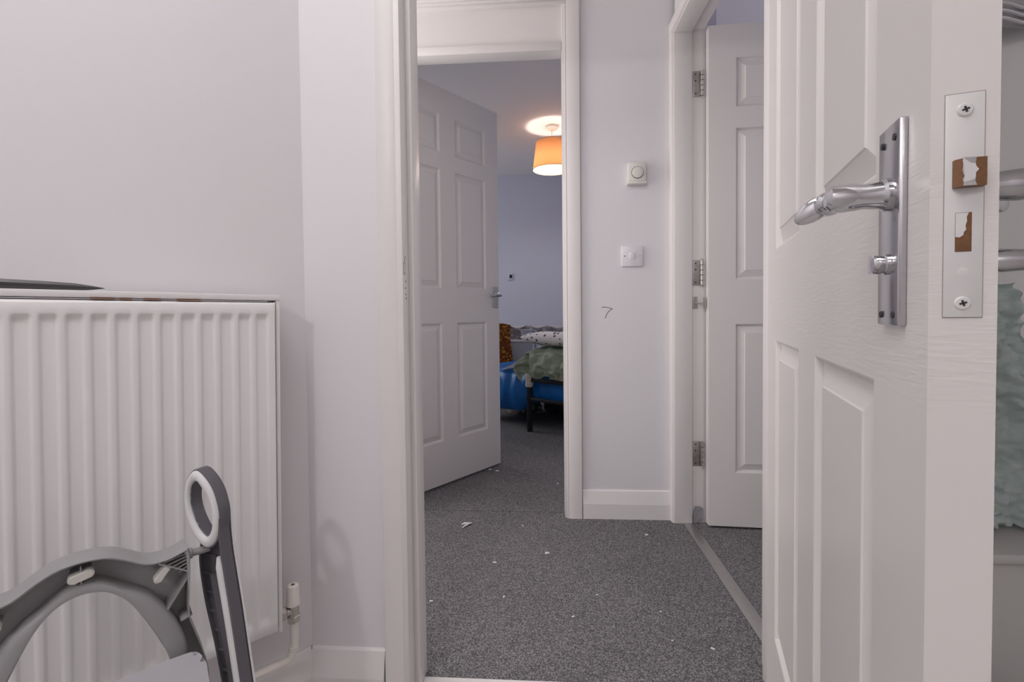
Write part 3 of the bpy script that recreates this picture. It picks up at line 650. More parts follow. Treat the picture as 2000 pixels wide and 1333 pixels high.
bm = bmesh.new(); tube(bm, pp_, 0.0085, 14); pi_ = mesh_obj('pipe', bm, 'valve_cap', rad); pi_.matrix_local = inv; pi_['label'] = 'white painted pipe'
bm = bmesh.new()
for zc in (0.179, 0.174): lathe(bm, [(0.0086, zc-0.0015), (0.0096, zc-0.001), (0.0096, zc+0.001), (0.0086, zc+0.0015)], mw=Matrix.Translation((VX-0.001, VO, 0)), seg=18)
mesh_obj('pipe_joint', bm, 'valve_cap', pi_)

# grey ground spike lying on the radiator's top
sp = thing('ground_spike', 'dark grey ribbed plastic spike lying on top of the radiator', 'spike', RADM)
bm = bmesh.new()
P0, P1 = V((-0.70, -0.055, 0.9128)), V((-0.334, -0.055, 0.9045))
d_ = (P1-P0); L = d_.length; d_.normalize()
ks = [0, 0.25, 0.45, 0.62, 0.70, 0.80, 0.90, 0.96, 1.0]; rs = [0.0125, 0.0120, 0.0112, 0.0092, 0.0084, 0.0080, 0.0066, 0.0034, 0.0006]
side = d_.cross(V((0, 0, 1))).normalized(); upv = side.cross(d_)
prev = None
for k, r in zip(ks, rs):
    c = P0+d_*(L*k); ring = []
    for q in range(16):
        a = 2*PI*q/16+0.35; rad_ = r*(1.0 if q % 4 == 0 else (0.50 if q % 4 in (1, 3) else 0.36))
        ring.append(bm.verts.new(c+side*math.cos(a)*rad_+upv*math.sin(a)*rad_))
    if prev:
        for q in range(16): bm.faces.new((prev[q], prev[(q+1) % 16], ring[(q+1) % 16], ring[q]))
    else: bm.faces.new(ring[::-1])
    prev = ring
bm.faces.new(prev); mesh_obj('shaft', bm, 'spike', sp, smooth=40)

# ------------------------------------------------------------------ folding toilet-training step stool
stool = thing('step_stool', 'grey folding toddler toilet ladder leaning in front of the radiator', 'step stool')
HB = V((0.9726, -0.2334, 0)); MF = V((-0.2334, -0.9726, 0))          # side plate: across, towards the camera
OB = V((-0.5096, 0.6741, 0)); TH = 0.019                             # plate origin, plate thickness (away from camera)
MPL = Matrix(((HB.x, 0, MF.x, OB.x), (HB.y, 0, MF.y, OB.y), (0, 1, 0, 0), (0, 0, 0, 1)))   # local x across, y up, z toward camera
RINGO = [(-0.0138, 0.6289), (-0.0224, 0.6229), (-0.0296, 0.6107), (-0.0338, 0.5909), (-0.0329, 0.5702), (-0.0284, 0.5526), (-0.0190, 0.5344), (-0.0077, 0.5217), (0.0021, 0.5160), (0.0087, 0.5152), (0.0170, 0.5193), (0.0255, 0.5300), (0.0292, 0.5444), (0.0301, 0.5674), (0.0265, 0.5846), (0.0199, 0.6016), (0.0105, 0.6146), (-0.0006, 0.6244), (-0.0071, 0.6282)]
HOLE = [(-0.0127, 0.6137), (-0.0061, 0.6118), (0.0003, 0.6047), (0.0098, 0.5942), (0.0167, 0.5810), (0.0199, 0.5661), (0.0189, 0.5495), (0.0143, 0.5375), (0.0084, 0.5312), (0.0019, 0.5326), (-0.0070, 0.5398), (-0.0158, 0.5529), (-0.0225, 0.5675), (-0.0252, 0.5828), (-0.0243, 0.5958), (-0.0205, 0.6071)]
def ccw_start_top(P, n):
    P = catmull(P, 5, True); ar = sum(a[0]*b[1]-b[0]*a[1] for a, b in zip(P, P[1:]+P[:1]))
    if ar < 0: P = P[::-1]
    k = max(range(len(P)), key=lambda i: P[i][1]); P = P[k:]+P[:k]
    return resample(P, n)
ro, hi = ccw_start_top(RINGO, 56), ccw_start_top(HOLE, 56)
def offs(P, d):
    n = len(P); out = []
    for i in range(n):
        a, b = P[i-1], P[(i+1) % n]; tx, ty = b[0]-a[0], b[1]-a[1]; l = math.hypot(tx, ty) or 1
        out.append((P[i][0]+ty/l*d, P[i][1]-tx/l*d))
    return out
def side_leg(mw, full=True):
    # soft white grip ring on the face of the handle
    def band(bm, prof):
        rows = []
        for t, e_, z in prof:       # t 0 outer .. 1 inner
            rows.append([bm.verts.new((a[0]+(b[0]-a[0])*t, a[1]+(b[1]-a[1])*t, z)) for a, b in zip(offs(ro, e_), hi)])
        for A, B in zip(rows, rows[1:]+rows[:1]):
            for i in range(len(A)): bm.faces.new((A[i], A[(i+1) % len(A)], B[(i+1) % len(A)], B[i]))
    bm = bmesh.new(); band(bm, [(0, 0, -0.002), (0, 0, 0.0015), (0.22, 0, 0.0042), (0.5, 0, 0.0050), (0.78, 0, 0.0042), (1.0, 0, 0.0015), (1.0, 0, -0.002)])
    bmesh.ops.transform(bm, matrix=mw, verts=bm.verts); leg = None
    # dark body: handle ring carcass
    bd = bmesh.new(); rows = []
    for t, e_, z in [(0, 0.0018, 0.0), (0, 0.0022, -0.003), (0, 0.0022, -TH+0.003), (0, 0.0010, -TH), (1.0, 0, -TH), (1.0, 0, 0.0)]:
        rows.append([bd.verts.new((a[0]+(b[0]-a[0])*t, a[1]+(b[1]-a[1])*t, z)) for a, b in zip(offs(ro, e_), hi)])
    for A, B in zip(rows, rows[1:]+rows[:1]):
        for i in range(len(A)): bd.faces.new((A[i], A[(i+1) % len(A)], B[(i+1) % len(A)], B[i]))
    bmesh.ops.transform(bd, matrix=mw, verts=bd.verts)
    handle = mesh_obj('handle', bd, 'stool_dark', stool, smooth=40); handle['label'] = 'dark grey loop handle'
    mesh_obj('grip', bm, 'stool_white', handle, smooth=60)
    # leg: an open channel: web at the back, right flange flush with the handle's edge, left flange
    bl = bmesh.new()
    Rp = catmull([(0.0311, 0.5608), (0.0338, 0.5169), (0.0501, 0.4212), (0.0652, 0.3220), (0.0905, 0.155), (0.1140, 0.0)], 5)
    Lp = catmull([(-0.0153, 0.5266), (-0.0239, 0.4894), (-0.0149, 0.4257), (0.0063, 0.3427), (0.0380, 0.180), (0.0680, 0.0)], 5)
    n = len(Rp)
    def wall(Pa, z0, z1, th):
        A = [[bl.verts.new((x+dx, y, z)) for x, y in Pa] for dx, z in ((0, z0), (0, z1), (th, z1), (th, z0))]
        for k in range(4):
            a, b = A[k], A[(k+1) % 4]
            for i in range(len(Pa)-1): bl.faces.new((a[i], a[i+1], b[i+1], b[i]))
        for i in (0, -1): bl.faces.new([A[k][i] for k in range(4)])
    wall(Rp, -TH, 0.001, -0.0035); wall(Lp, -TH, -0.010, 0.0030)
    W = [[bl.verts.new((x, y, z)) for x, y in Pq] for Pq, z in ((Rp, -TH), (resample(Lp, n, False), -TH), (resample(Lp, n, False), -TH+0.003), (Rp, -TH+0.003))]
    for k in range(4):
        a, b = W[k], W[(k+1) % 4]
        for i in range(n-1): bl.faces.new((a[i], a[i+1], b[i+1], b[i]))
    # inner face plate beside the stripe
    A = [[(a[0]+(b[0]-a[0])*f, a[1]) for a, b in zip(resample(Rp, n, False), resample(Lp, n, False))] for f in (0.02, 0.68)]
    B = [[bl.verts.new((x, y, z)) for x, y in Pq] for Pq, z in ((A[0], -0.004), (A[1], -0.007), (A[1], -0.010), (A[0], -0.007))]
    for k in range(4):
        a, b = B[k], B[(k+1) % 4]
        for i in range(4, n-1): bl.faces.new((a[i], a[i+1], b[i+1], b[i]))
    bmesh.ops.transform(bl, matrix=mw, verts=bl.verts)
    leg = mesh_obj('leg', bl, 'stool_dark', stool, smooth=35)
    # stiffening ribs across the open channel
    br = bmesh.new()
    for z in (0.495, 0.466, 0.437, 0.408, 0.379, 0.350, 0.32, 0.285, 0.25, 0.21, 0.17, 0.13, 0.09, 0.05):
        f = lambda P: next((a[0]+(b[0]-a[0])*(a[1]-z)/max(1e-9, a[1]-b[1]) for a, b in zip(P, P[1:]) if a[1] >= z >= b[1]), P[-1][0])
        xl_, xr_ = f(Lp), f(Rp); bx(br, xl_, xl_+(xr_-xl_)*0.55, -TH, -0.0125, z-0.001, z+0.001) if False else prism(br, [(xl_, z-0.001), (xl_+(xr_-xl_)*0.5, z-0.001), (xl_+(xr_-xl_)*0.5, z+0.001), (xl_, z+0.001)], -TH, -0.0125)
    tubepts = [(a[0]+(b[0]-a[0])*0.80, a[1], -0.016) for a, b in zip(resample(Rp, n, False), resample(Lp, n, False))][6:]
    tube(br, tubepts, 0.0035, 8)
    bmesh.ops.transform(br, matrix=mw, verts=br.verts); mesh_obj('rib', br, 'stool_dark', leg)
    bs = bmesh.new()
    st = [(a[0]+(b[0]-a[0])*0.16, a[1]) for a, b in zip(resample(Rp, 40, False), resample(Lp, 40, False))][4:]
    rows = tube(bs, [(x, y, -0.0010) for x, y in st], [0.0030]+[0.0060]*(len(st)-1), 12)
    bmesh.ops.transform(bs, matrix=mw, verts=bs.verts); mesh_obj('grip_strip', bs, 'stool_white', leg, smooth=60)
    # pale lip along the outer back edge
    bo = bmesh.new(); tube(bo, [(x+0.0006, y, -TH-0.001) for x, y in Rp[5:]], 0.0016, 8); bmesh.ops.transform(bo, matrix=mw, verts=bo.verts); mesh_obj('edge_lip', bo, 'stool_white', leg)
    # rubber foot
    bf = bmesh.new(); bx(bf, 0.062, 0.114, -TH-0.002, 0.004, -0.004, 0.018, bev=0.004)
    bf.verts.ensure_lookup_table()
    for v in bf.verts: v.co = V((v.co.x, v.co.z+0.0, v.co.y)) if False else v.co
    bf.free()
    bf = bmesh.new(); prism(bf, [(0.064, -0.004), (0.118, -0.004), (0.116, 0.018), (0.062, 0.018)], -TH-0.002, 0.003); bmesh.ops.transform(bf, matrix=mw, verts=bf.verts); mesh_obj('rubber_foot', bf, 'rubber', leg)
side_leg(MPL)
# the seat shell, folded upright between the legs, underside to the room
AS = V((0.7071, 0.7071, 0)); NS = V((0.7071, -0.7071, 0)); OS = V((-0.5111, 0.6587, 0))
MST = Matrix(((AS.x, 0, NS.x, OS.x), (AS.y, 0, NS.y, OS.y), (0, 1, 0, 0), (0, 0, 0, 1)))    # local x along the axle, y up, z toward the room
CXS = -0.1236                                                        # centre line of the seat
MPL2 = MST @ Matrix.Translation((2*CXS, 0, 0)) @ Matrix.Scale(-1, 4, (1, 0, 0)) @ MST.inverted() @ MPL   # mirrored left leg
side_leg(MPL2)
OUTR = [(-0.1236, 0.5451), (-0.1128, 0.5444), (-0.0979, 0.5417), (-0.0801, 0.5330), (-0.0598, 0.5196), (-0.0464, 0.5159), (-0.0304, 0.5165), (-0.0138, 0.5221), (-0.0077, 0.5230), (-0.0068, 0.5127), (-0.0077, 0.4679), (-0.0095, 0.4265), (-0.0041, 0.4011), (0.0072, 0.3596), (0.0126, 0.3280), (0.0090, 0.2964), (-0.0090, 0.2829)]
outer = catmull(OUTR, 4)
RO = [(-0.1236, 0.5126), (-0.1110, 0.5105), (-0.0954, 0.5007), (-0.0830, 0.4905), (-0.0609, 0.4742), (-0.0477, 0.4589), (-0.0285, 0.4272), (-0.0140, 0.3867), (-0.0126, 0.3479), (-0.0181, 0.3145)]
RI = [(-0.1236, 0.4981), (-0.1173, 0.4977), (-0.1026, 0.4934), (-0.0887, 0.4825), (-0.0745, 0.4633), (-0.0582, 0.4305), (-0.0452, 0.3996), (-0.0359, 0.3736), (-0.0307, 0.3361), (-0.0361, 0.3054)]
def mirror_open(P):
    P = catmull(P, 5); return [(2*CXS-x, y) for x, y in P[::-1]][:-1]+P      # left end -> top -> right end
ROm, RIm = mirror_open(RO), mirror_open(RI)
OUTm = [(2*CXS-x, y) for x, y in outer[::-1]][:-1]+outer
n = 90; ROm, RIm, OUTm = resample(ROm, n, False), resample(RIm, n, False), resample(OUTm, n, False)
def strip(bm, rows_):      # open rows of (points, z) stitched as a closed profile
    R_ = [[bm.verts.new((x, y, z)) for x, y in P] for P, z in rows_]
    for A, B in zip(R_, R_[1:]+R_[:1]):
        for i in range(len(A)-1): bm.faces.new((A[i], A[i+1], B[i+1], B[i]))
    for i in (0, -1): bm.faces.new([r[i] for r in R_])
mixp = lambda A, B, t: [(a[0]+(b[0]-a[0])*t, a[1]+(b[1]-a[1])*t) for a, b in zip(A, B)]
INo = [(x, y) for x, y in mixp(OUTm, ROm, 0.09)]
SD = 0.040
bm = bmesh.new()
strip(bm, [(OUTm, -SD), (OUTm, -0.004), (mixp(OUTm, ROm, 0.03), 0.0), (mixp(OUTm, ROm, 0.09), -0.001), (mixp(OUTm, ROm, 0.11), -0.004), (mixp(OUTm, ROm, 0.11), -SD+0.006), (ROm, -SD+0.006), (RIm, -SD+0.006), (RIm, -SD)])
bmesh.ops.transform(bm, matrix=MST, verts=bm.verts); seat = mesh_obj('seat_shell', bm, 'stool_mid', stool, smooth=45); seat['label'] = 'grey underside of the child seat'
bm = bmesh.new()           # raised inner ring round the opening
strip(bm, [(ROm, -SD+0.004), (ROm, -0.010), (mixp(ROm, RIm, 0.15), -0.006), (mixp(ROm, RIm, 0.6), -0.004), (mixp(ROm, RIm, 0.92), -0.005), (RIm, -0.008), (RIm, -SD+0.004)])
bmesh.ops.transform(bm, matrix=MST, verts=bm.verts); mesh_obj('inner_ring', bm, 'stool_mid', seat, smooth=45)
# axle stubs with ribs, webs between the walls
for sx in (1, -1):
    MM = MST if sx > 0 else MST @ Matrix.Translation((2*CXS, 0, 0)) @ Matrix.Scale(-1, 4, (1, 0, 0))
    bm = bmesh.new(); lathe(bm, [(0.0077, -0.012), (0.0077, 0.0), (0.0054, 0.001), (0.0054, 0.022), (0.004, 0.023)], mw=MM @ Matrix.Translation((-0.003, 0.5085, -0.016)) @ Matrix.Rotation(PI/2, 4, 'Y'), seg=18); mesh_obj('axle', bm, 'stool_mid', seat)
    bm = bmesh.new()
    for k in range(5):
        y0 = 0.5153-0.0047*k; xl_ = -0.0424+0.0054*k
        prism(bm, [(xl_, y0-0.0068), (-0.008, y0), (-0.008, y0+0.0012), (xl_, y0-0.0056)], -SD+0.006, -0.004, mw=None)
    prism(bm, [(-0.0433, 0.5126), (-0.0086, 0.4887), (-0.0086, 0.4869), (-0.0442, 0.5108)], -SD+0.006, -0.002)
    prism(bm, [(-0.0083, 0.4832), (-0.0356, 0.4417), (-0.0343, 0.4408), (-0.0079, 0.4810)], -SD+0.006, -0.004)
    prism(bm, [(-0.0203, 0.4192), (-0.0059, 0.4232), (-0.0059, 0.4214), (-0.0203, 0.4174)], -SD+0.006, -0.004)
    bmesh.ops.transform(bm, matrix=MM, verts=bm.verts); mesh_obj('web', bm, 'stool_mid', seat)
# non-slip pads
def pad(cx_, cy_, ang, L=0.030, wd=0.0125):
    bm = bmesh.new(); pts = []
    for k in range(20):
        a = 2*PI*k/20; x, y = math.cos(a)*wd/2, math.sin(a)*wd/2; x += (L-wd)/2*(1 if math.cos(a) > 0 else -1); pts.append((x, y))
    prism(bm, pts, -0.016, -0.001, mw=Matrix.Translation((cx_, cy_, 0)) @ Matrix.Rotation(ang, 4, 'Z'), bev=0.0018)
    bmesh.ops.transform(bm, matrix=MST, verts=bm.verts); mesh_obj('rubber_pad', bm, 'rubber', seat)
    bm = bmesh.new(); prism(bm, [(-L*0.40, -wd*0.32), (L*0.40, -wd*0.32), (L*0.40, wd*0.32), (-L*0.40, wd*0.32)], -SD+0.004, -0.014, mw=Matrix.Translation((cx_, cy_, 0)) @ Matrix.Rotation(ang, 4, 'Z')); bmesh.ops.transform(bm, matrix=MST, verts=bm.verts); mesh_obj('pad_post', bm, 'stool_mid', seat)
pad(-0.1251, 0.5239, 0.16, 0.027, 0.0112); pad(-0.0406, 0.4948, 0.84, 0.0244, 0.0095); pad(-0.2066, 0.4948, -0.84, 0.0244, 0.0095)
bm = bmesh.new()
for yy in (0.5329, 0.5162): prism(bm, [(-0.1260, yy-0.0036), (-0.1244, yy-0.0036), (-0.1244, yy+0.0036), (-0.1260, yy+0.0036)], -SD+0.006, -0.006)
bmesh.ops.transform(bm, matrix=MST, verts=bm.verts); mesh_obj('web', bm, 'stool_mid', seat)
# fold-down step: rounded slab hanging lower between the legs
bm = bmesh.new()
sp_ = catmull([(-0.2274, 0.2829), (-0.2383, 0.3415), (-0.2301, 0.3659), (-0.2121, 0.3736), (-0.1236, 0.3745), (-0.0316, 0.3736), (-0.0135, 0.3659), (-0.0072, 0.3415), (-0.0181, 0.2829), (-0.1236, 0.2739)], 5, True)
TILT = Matrix.Translation((0, 0.364, 0.011)) @ Matrix.Rotation(-0.62, 4, 'X') @ Matrix.Translation((0, -0.364, 0))
prism(bm, sp_, -0.012, 0.012, mw=MST @ Matrix.Translation((0.011, 0.009, 0.014)) @ TILT, bev=0.006)
stp = mesh_obj('step', bm, 'stool_step', stool, smooth=50); stp['label'] = 'lavender grey foldable step'

# ------------------------------------------------------------------ fittings on the hall wall
th = thing('thermostat', 'cream dial thermostat on the narrow hall wall', 'thermostat')
bm = bmesh.new(); bx(bm, 0.347, 0.418, YB-0.028, YB, 1.377, 1.452, bev=0.003); mesh_obj('case', bm, 'thermostat', th)
bm = bmesh.new(); bx(bm, 0.3445, 0.4205, YB-0.031, YB, 1.366, 1.3765, bev=0.002); mesh_obj('base_lip', bm, 'thermostat', th)
DM = Matrix.Translation((0.3835, YB-0.0275, 1.411)) @ Matrix.Rotation(PI/2, 4, 'X')
bm = bmesh.new(); lathe(bm, [(0.0245, 0), (0.0245, 0.0012), (0.0225, 0.0014)], mw=DM, seg=32); dl = mesh_obj('dial_ring', bm, 'dark_gap', th)
bm = bmesh.new(); lathe(bm, [(0.0225, 0.001), (0.0220, 0.006), (0.0195, 0.0075), (0.005, 0.0078)], mw=DM, seg=32); dd = mesh_obj('dial', bm, 'thermostat', th)
bm = bmesh.new()
for k in range(7):
    a = -2.2+k*0.73; bx(bm, -0.0005, 0.0005, 0.0165, 0.0205, 0.0074, 0.0079, mw=DM @ Matrix.Rotation(a, 4, 'Z'))
mesh_obj('dial_marks', bm, 'grey_board', dd)
sw = thing('light_switch', 'square white rocker light switch below the thermostat', 'light switch')
bm = bmesh.new(); bx(bm, 0.3225, 0.4075, YB-0.010, YB, 1.0380, 1.1205, bev=0.003); mesh_obj('face_plate', bm, 'switch', sw)
bm = bmesh.new(); bx(bm, 0.3545, 0.3755, YB-0.0135, YB-0.008, 1.066, 1.093, bev=0.001, mw=Matrix.Translation((0, YB-0.01, 1.08)) @ Matrix.Rotation(0.10, 4, 'X') @ Matrix.Translation((0, -YB+0.01, -1.08))); mesh_obj('rocker', bm, 'switch', sw)
for x, mm in ((0.334, 'dark_screw'), (0.396, 'steel')):
    bm = bmesh.new(); lathe(bm, [(0.0024, 0), (0.0024, 0.0006), (0.001, 0.0008)], mw=Matrix.Translation((x, YB-0.0100, 1.080)) @ Matrix.Rotation(PI/2, 4, 'X'), seg=10); mesh_obj('screw', bm, mm, sw)
# pen scrawl like a 7 on the wall
bm = bmesh.new(); zc = 0.8595
tube(bm, catmull([(0.2430, YB-0.0002, 0.8715), (0.2455, YB-0.0002, 0.8735), (0.2560, YB-0.0002, 0.8735), (0.2720, YB-0.0002, 0.8700), (0.2855, YB-0.0002, 0.8665), (0.2745, YB-0.0002, 0.8600), (0.2650, YB-0.0002, 0.8490), (0.2590, YB-0.0002, 0.8360), (0.2565, YB-0.0002, 0.8280)], 5), 0.0010, 6)
pm = mesh_obj('pen_mark', bm, 'ink', wall_hall); pm['label'] = 'thin pen scrawl like a seven'
bm = bmesh.new(); bx(bm, 0.2440, 0.2458, YB-0.0003, YB, 0.7800, 0.7812); bx(bm, 0.248, 0.2495, YB-0.0003, YB, 0.7818, 0.7826); mesh_obj('pen_mark', bm, 'ink', wall_hall)

# ------------------------------------------------------------------ paper bits on the carpet
bm = bmesh.new(); tube(bm, [(-0.020, 0.004, 0.004), (-0.008, 0.010, 0.006), (0.006, 0.012, 0.005), (0.020, 0.020, 0.004)], [0.003, 0.0045, 0.004, 0.002], 6); tube(bm, [(-0.012, -0.022, 0.003), (-0.002, -0.006, 0.005), (0.010, 0.010, 0.006), (0.018, 0.014, 0.006)], [0.0025, 0.004, 0.004, 0.003], 6)
tp = mesh_obj('paper_twist', bm, 'paper'); tp.location = (-0.3129, 1.8742, 0.0); tag(tp, 'twisted scrap of white paper on the hall carpet, the largest scrap', 'paper scrap')
scr = [(0.0074, 1.6709, 0.010, 0.4), (-0.1717, 1.6012, 0.007, 0.1), (-0.2927, 2.5502, 0.010, 0.6), (-0.2514, 2.5269, 0.010, 0.2), (-0.0869, 1.8835, 0.004, 0), (0.3872, 1.8254, 0.007, 0.1), (0.0666, 2.3498, 0.008, 1), (0.1567, 1.4318, 0.004, 0), (0.0775, 1.3245, 0.0055, 0.7), (0.3279, 1.3592, 0.004, 0.3), (-0.1243, 1.4083, 0.0055, 1.2), (0.4227, 1.2141, 0.006, 2.2), (0.3289, 1.2394, 0.004, 0.5), (-0.3387, 1.3754, 0.007, 2.6)]
lab = ['flat white paper crumb in the middle of the hall carpet', 'thin white paper sliver left of the middle of the hall carpet', 'white paper crumb under the free edge of the half-open bedroom door',
       'white paper crumb just right of the half-open bedroom door', 'pinhead white speck behind the twisted paper scrap, near the carpet seam', 'white crumb below the hall skirting board under the light switch',
       'white crumb on the bedroom carpet beside the right door jamb', 'white speck on the carpet right of the middle of the hall', 'white crumb at the near centre of the hall carpet',
       'white speck on the near carpet towards the metal strip', 'long white crumb on the near left part of the hall carpet', 'pale crumb close to the foot of the open bathroom door', 'nearest white speck left of the metal strip', 'white crumb against the left bathroom door jamb']
for i, (x, y, s, a) in enumerate(scr):
    bm = bmesh.new(); prism(bm, [(-s, -s*0.25), (-s*0.2, -s*0.5), (s, -s*0.2), (s*0.7, s*0.4), (-s*0.5, s*0.35)], 0.0, s*0.35)
    o = mesh_obj('paper_scrap', bm, 'paper'); o.location = (x, y, 0.0005); o.rotation_euler = (0.1, 0.15, a); tag(o, lab[i], 'paper scrap', 'tiny paper crumbs on the carpet')

# ------------------------------------------------------------------ bedroom: pendant lamp
LX, LY = 0.0914, 4.04
pe = thing('pendant_lamp', 'orange drum pendant lamp lit on the bedroom ceiling', 'lamp', Matrix.Translation((LX, LY, H)))
bm = bmesh.new(); lathe(bm, [(0.052, 0), (0.052, -0.012), (0.045, -0.020), (0.030, -0.030), (0.012, -0.034)], seg=28); mesh_obj('ceiling_rose', bm, 'rose', pe)
bm = bmesh.new(); tube(bm, [(0, 0, -0.03), (0, 0, -0.155)], 0.0045, 8); mesh_obj('cord', bm, 'rose', pe)
bm = bmesh.new(); lathe(bm, [(0.134, -0.130), (0.163, -0.362), (0.1605, -0.362), (0.1315, -0.130), (0.134, -0.130)], seg=48, cap=False); sh = mesh_obj('lamp_shade', bm, 'shade', pe, smooth=40)
for r, z in ((0.1335, -0.131), (0.1625, -0.361)):
    bm = bmesh.new(); tube(bm, [(r*math.cos(2*PI*k/48), r*math.sin(2*PI*k/48), z) for k in range(49)], 0.0022, 6, cap=False); mesh_obj('shade_ring', bm, 'grey_board', sh)
bm = bmesh.new()
for k in range(3): tube(bm, [(0, 0, -0.152), (0.133*math.cos(k*2.094), 0.133*math.sin(k*2.094), -0.135)], 0.0018, 6)
mesh_obj('spider_frame', bm, 'grey_board', sh)
bm = bmesh.new(); lathe(bm, [(0.014, -0.150), (0.016, -0.155), (0.016, -0.195), (0.013, -0.20)], seg=16); mesh_obj('lamp_holder', bm, 'rose', pe)
bm = bmesh.new(); lathe(bm, [(0.012, -0.198), (0.020, -0.215), (0.030, -0.240), (0.030, -0.258), (0.020, -0.275), (0.006, -0.283)], seg=20); mesh_obj('bulb', bm, 'bulb', pe)
pl_ = lamp('pendant_light', 'POINT', (LX, LY, 2.09), 9, (1.0, 0.93, 0.86), 0.035)

# small dark-fronted control on the back wall
wp = thing('wall_control', 'tiny white wall control with dark screen on the bedroom wall', 'wall control')
bm = bmesh.new(); bx(bm, -0.392, -0.336, 5.436, 5.45, 1.21, 1.285, bev=0.003); mesh_obj('plate', bm, 'lilac', wp)
bm = bmesh.new(); bx(bm, -0.374, -0.344, 5.432, 5.437, 1.232, 1.272, bev=0.001); mesh_obj('screen', bm, 'black', wp)

# ------------------------------------------------------------------ bedroom: bed
BO = V((-0.098, 3.374, 0)); BD = V((0.8, -0.6, 0)); BB = V((0.6, 0.8, 0))      # visible leg, along the long side, into the bed
MB_ = frame(BO, BD)
bed = thing('bed', 'black metal bed frame with a blue wrapped mattress', 'bed', MB_)
for x, y in ((0, 0), (0.42, 0), (0.0, 0.80), (0.42, 0.80)):
    if (x, y) in ((0.42, 0), (0.42, 0.80)): continue
    bm = bmesh.new(); lathe(bm, [(0.019, 0), (0.021, 0.004), (0.021, 0.45)], mw=Matrix.Translation((x, y, 0)), seg=14); mesh_obj('leg', bm, 'black', bed)
bm = bmesh.new(); bx(bm, 0.015, 0.62, -0.016, 0.016, 0.356, 0.386, bev=0.004); mesh_obj('rail', bm, 'black', bed)
bm = bmesh.new(); bx(bm, 0.015, 0.62, -0.014, 0.014, 0.222, 0.246, bev=0.004); mesh_obj('rail', bm, 'black', bed)
bm = bmesh.new(); bx(bm, -0.45, 0.015, 0.10, 0.13, 0.245, 0.275, bev=0.004); mesh_obj('rail', bm, 'black', bed)
# blue plastic-wrapped mattress: bulging long side, sagging past the leg on the left
def blue_pt(u, v):
    x = -0.62+1.16*u
    sag = max(0.0, min(1.0, (0.02-x)/0.16)); sag = sag*sag*(3-2*sag)
    zlo = 0.235-0.125*sag-0.012*math.sin(x*9); zhi = 0.415
    z = zlo+(zhi-zlo)*v
    bul = math.sin(PI*min(1, max(0, v)))**0.6
    y = 0.055-0.020*bul-0.030*sag*bul+0.006*math.sin(x*55+3*nz(x*5, v*2))*(0.4+0.6*v)+0.010*nz(x*14, v*3, 1)
    return V((x, y, z))
bm = bmesh.new(); ra = grid(bm, 90, 12, blue_pt)
top = [bm.verts.new(V((v.co.x, 0.86, 0.415))) for v in ra[-1]]; bot = [bm.verts.new(V((v.co.x, 0.86, 0.235))) for v in ra[0]]
for i in range(90):
    bm.faces.new((ra[-1][i], ra[-1][i+1], top[i+1], top[i])); bm.faces.new((ra[0][i], ra[0][i+1], bot[i+1], bot[i])); bm.faces.new((top[i], top[i+1], bot[i+1], bot[i]))
for k in (0, -1): bm.faces.new([r[k] for r in ra]+[top[k], bot[k]])
mt = mesh_obj('mattress', bm, 'blue', bed, smooth=50); mt['label'] = 'mattress in shiny blue plastic'
bm = bmesh.new(); lathe(bm, [(0.024, 0.318), (0.030, 0.325), (0.028, 0.350), (0.033, 0.385), (0.030, 0.410), (0.022, 0.418)], seg=14)
for v in bm.verts: v.co += V((0.004*nz(v.co.x*60, v.co.z*40), 0.004*nz(v.co.y*60, v.co.z*40, 3), 0))
kn = mesh_obj('cloth_knot', bm, 'cream', bed, smooth=60); kn['label'] = 'cream cloth tied round the bed post'

# sage sheet crumpled over the corner
def sheet_pt(u, v):
    x = -0.075+0.60*u
    k = v                                                          # 0 hanging hem .. 1 back on the bed
    rip = 0.026*math.sin(x*30+5*nz(x*6, k*3))+0.030*(abs(nz(x*11+3, k*4, 5))*2-0.5)+0.016*nz(x*26, k*8, 5)
    if k < 0.5:
        t = k/0.5; y = -0.030-0.030*math.sin(t*PI)+rip*(1-0.3*t); z = 0.405+0.025*nz(x*9, 1.7)+(0.560-0.405)*t+0.010*nz(x*20, t*6, 9)
    else:
        t = (k-0.5)/0.5; y = -0.035+0.30*t+rip*0.7*(1-t); z = 0.560+0.035*math.sin(t*PI/2)+0.022*nz(x*13, t*6, 3)
    edge = max(0, (-0.005-x)/0.07); z -= 0.05*edge*edge; z += 0.018*nz(x*7, k*3, 4)
    return V((x, y, z))
sht = thing('sage_sheet', 'crumpled sage green sheet bunched on the bed corner', 'bed sheet', MB_)
bm = bmesh.new(); grid(bm, 110, 46, sheet_pt, 0.006); mesh_obj('fabric', bm, 'sage', sht, smooth=70)
bm = bmesh.new()
def wsheet(u, v):
    x = -0.30+0.222*u; y = 0.015+0.34*v; z = 0.422+0.14*max(0, min(1, (x+0.27)/0.17))*min(1, 0.55+v)+0.010*nz(x*14, y*14)
    return V((x, y, z))
wsh = thing('white_sheet', 'white cloth sloping between the sage sheet and the mustard blanket', 'bed sheet', MB_)
grid(bm, 30, 24, wsheet, 0.006); mesh_obj('fabric', bm, 'white_cloth', wsh, smooth=70)
bm = bmesh.new()
def csheet(u, v): 
    x = 0.20+0.40*u; return V((x, -0.032+0.004*nz(x*20, v*4), 0.395+0.045*v-0.02*u+0.006*nz(x*15, v)))
csh = thing('cream_sheet', 'cream bed sheet hem showing under the sage sheet', 'bed sheet', MB_); grid(bm, 24, 5, csheet, 0.005); mesh_obj('fabric', bm, 'cream', csh, smooth=70)

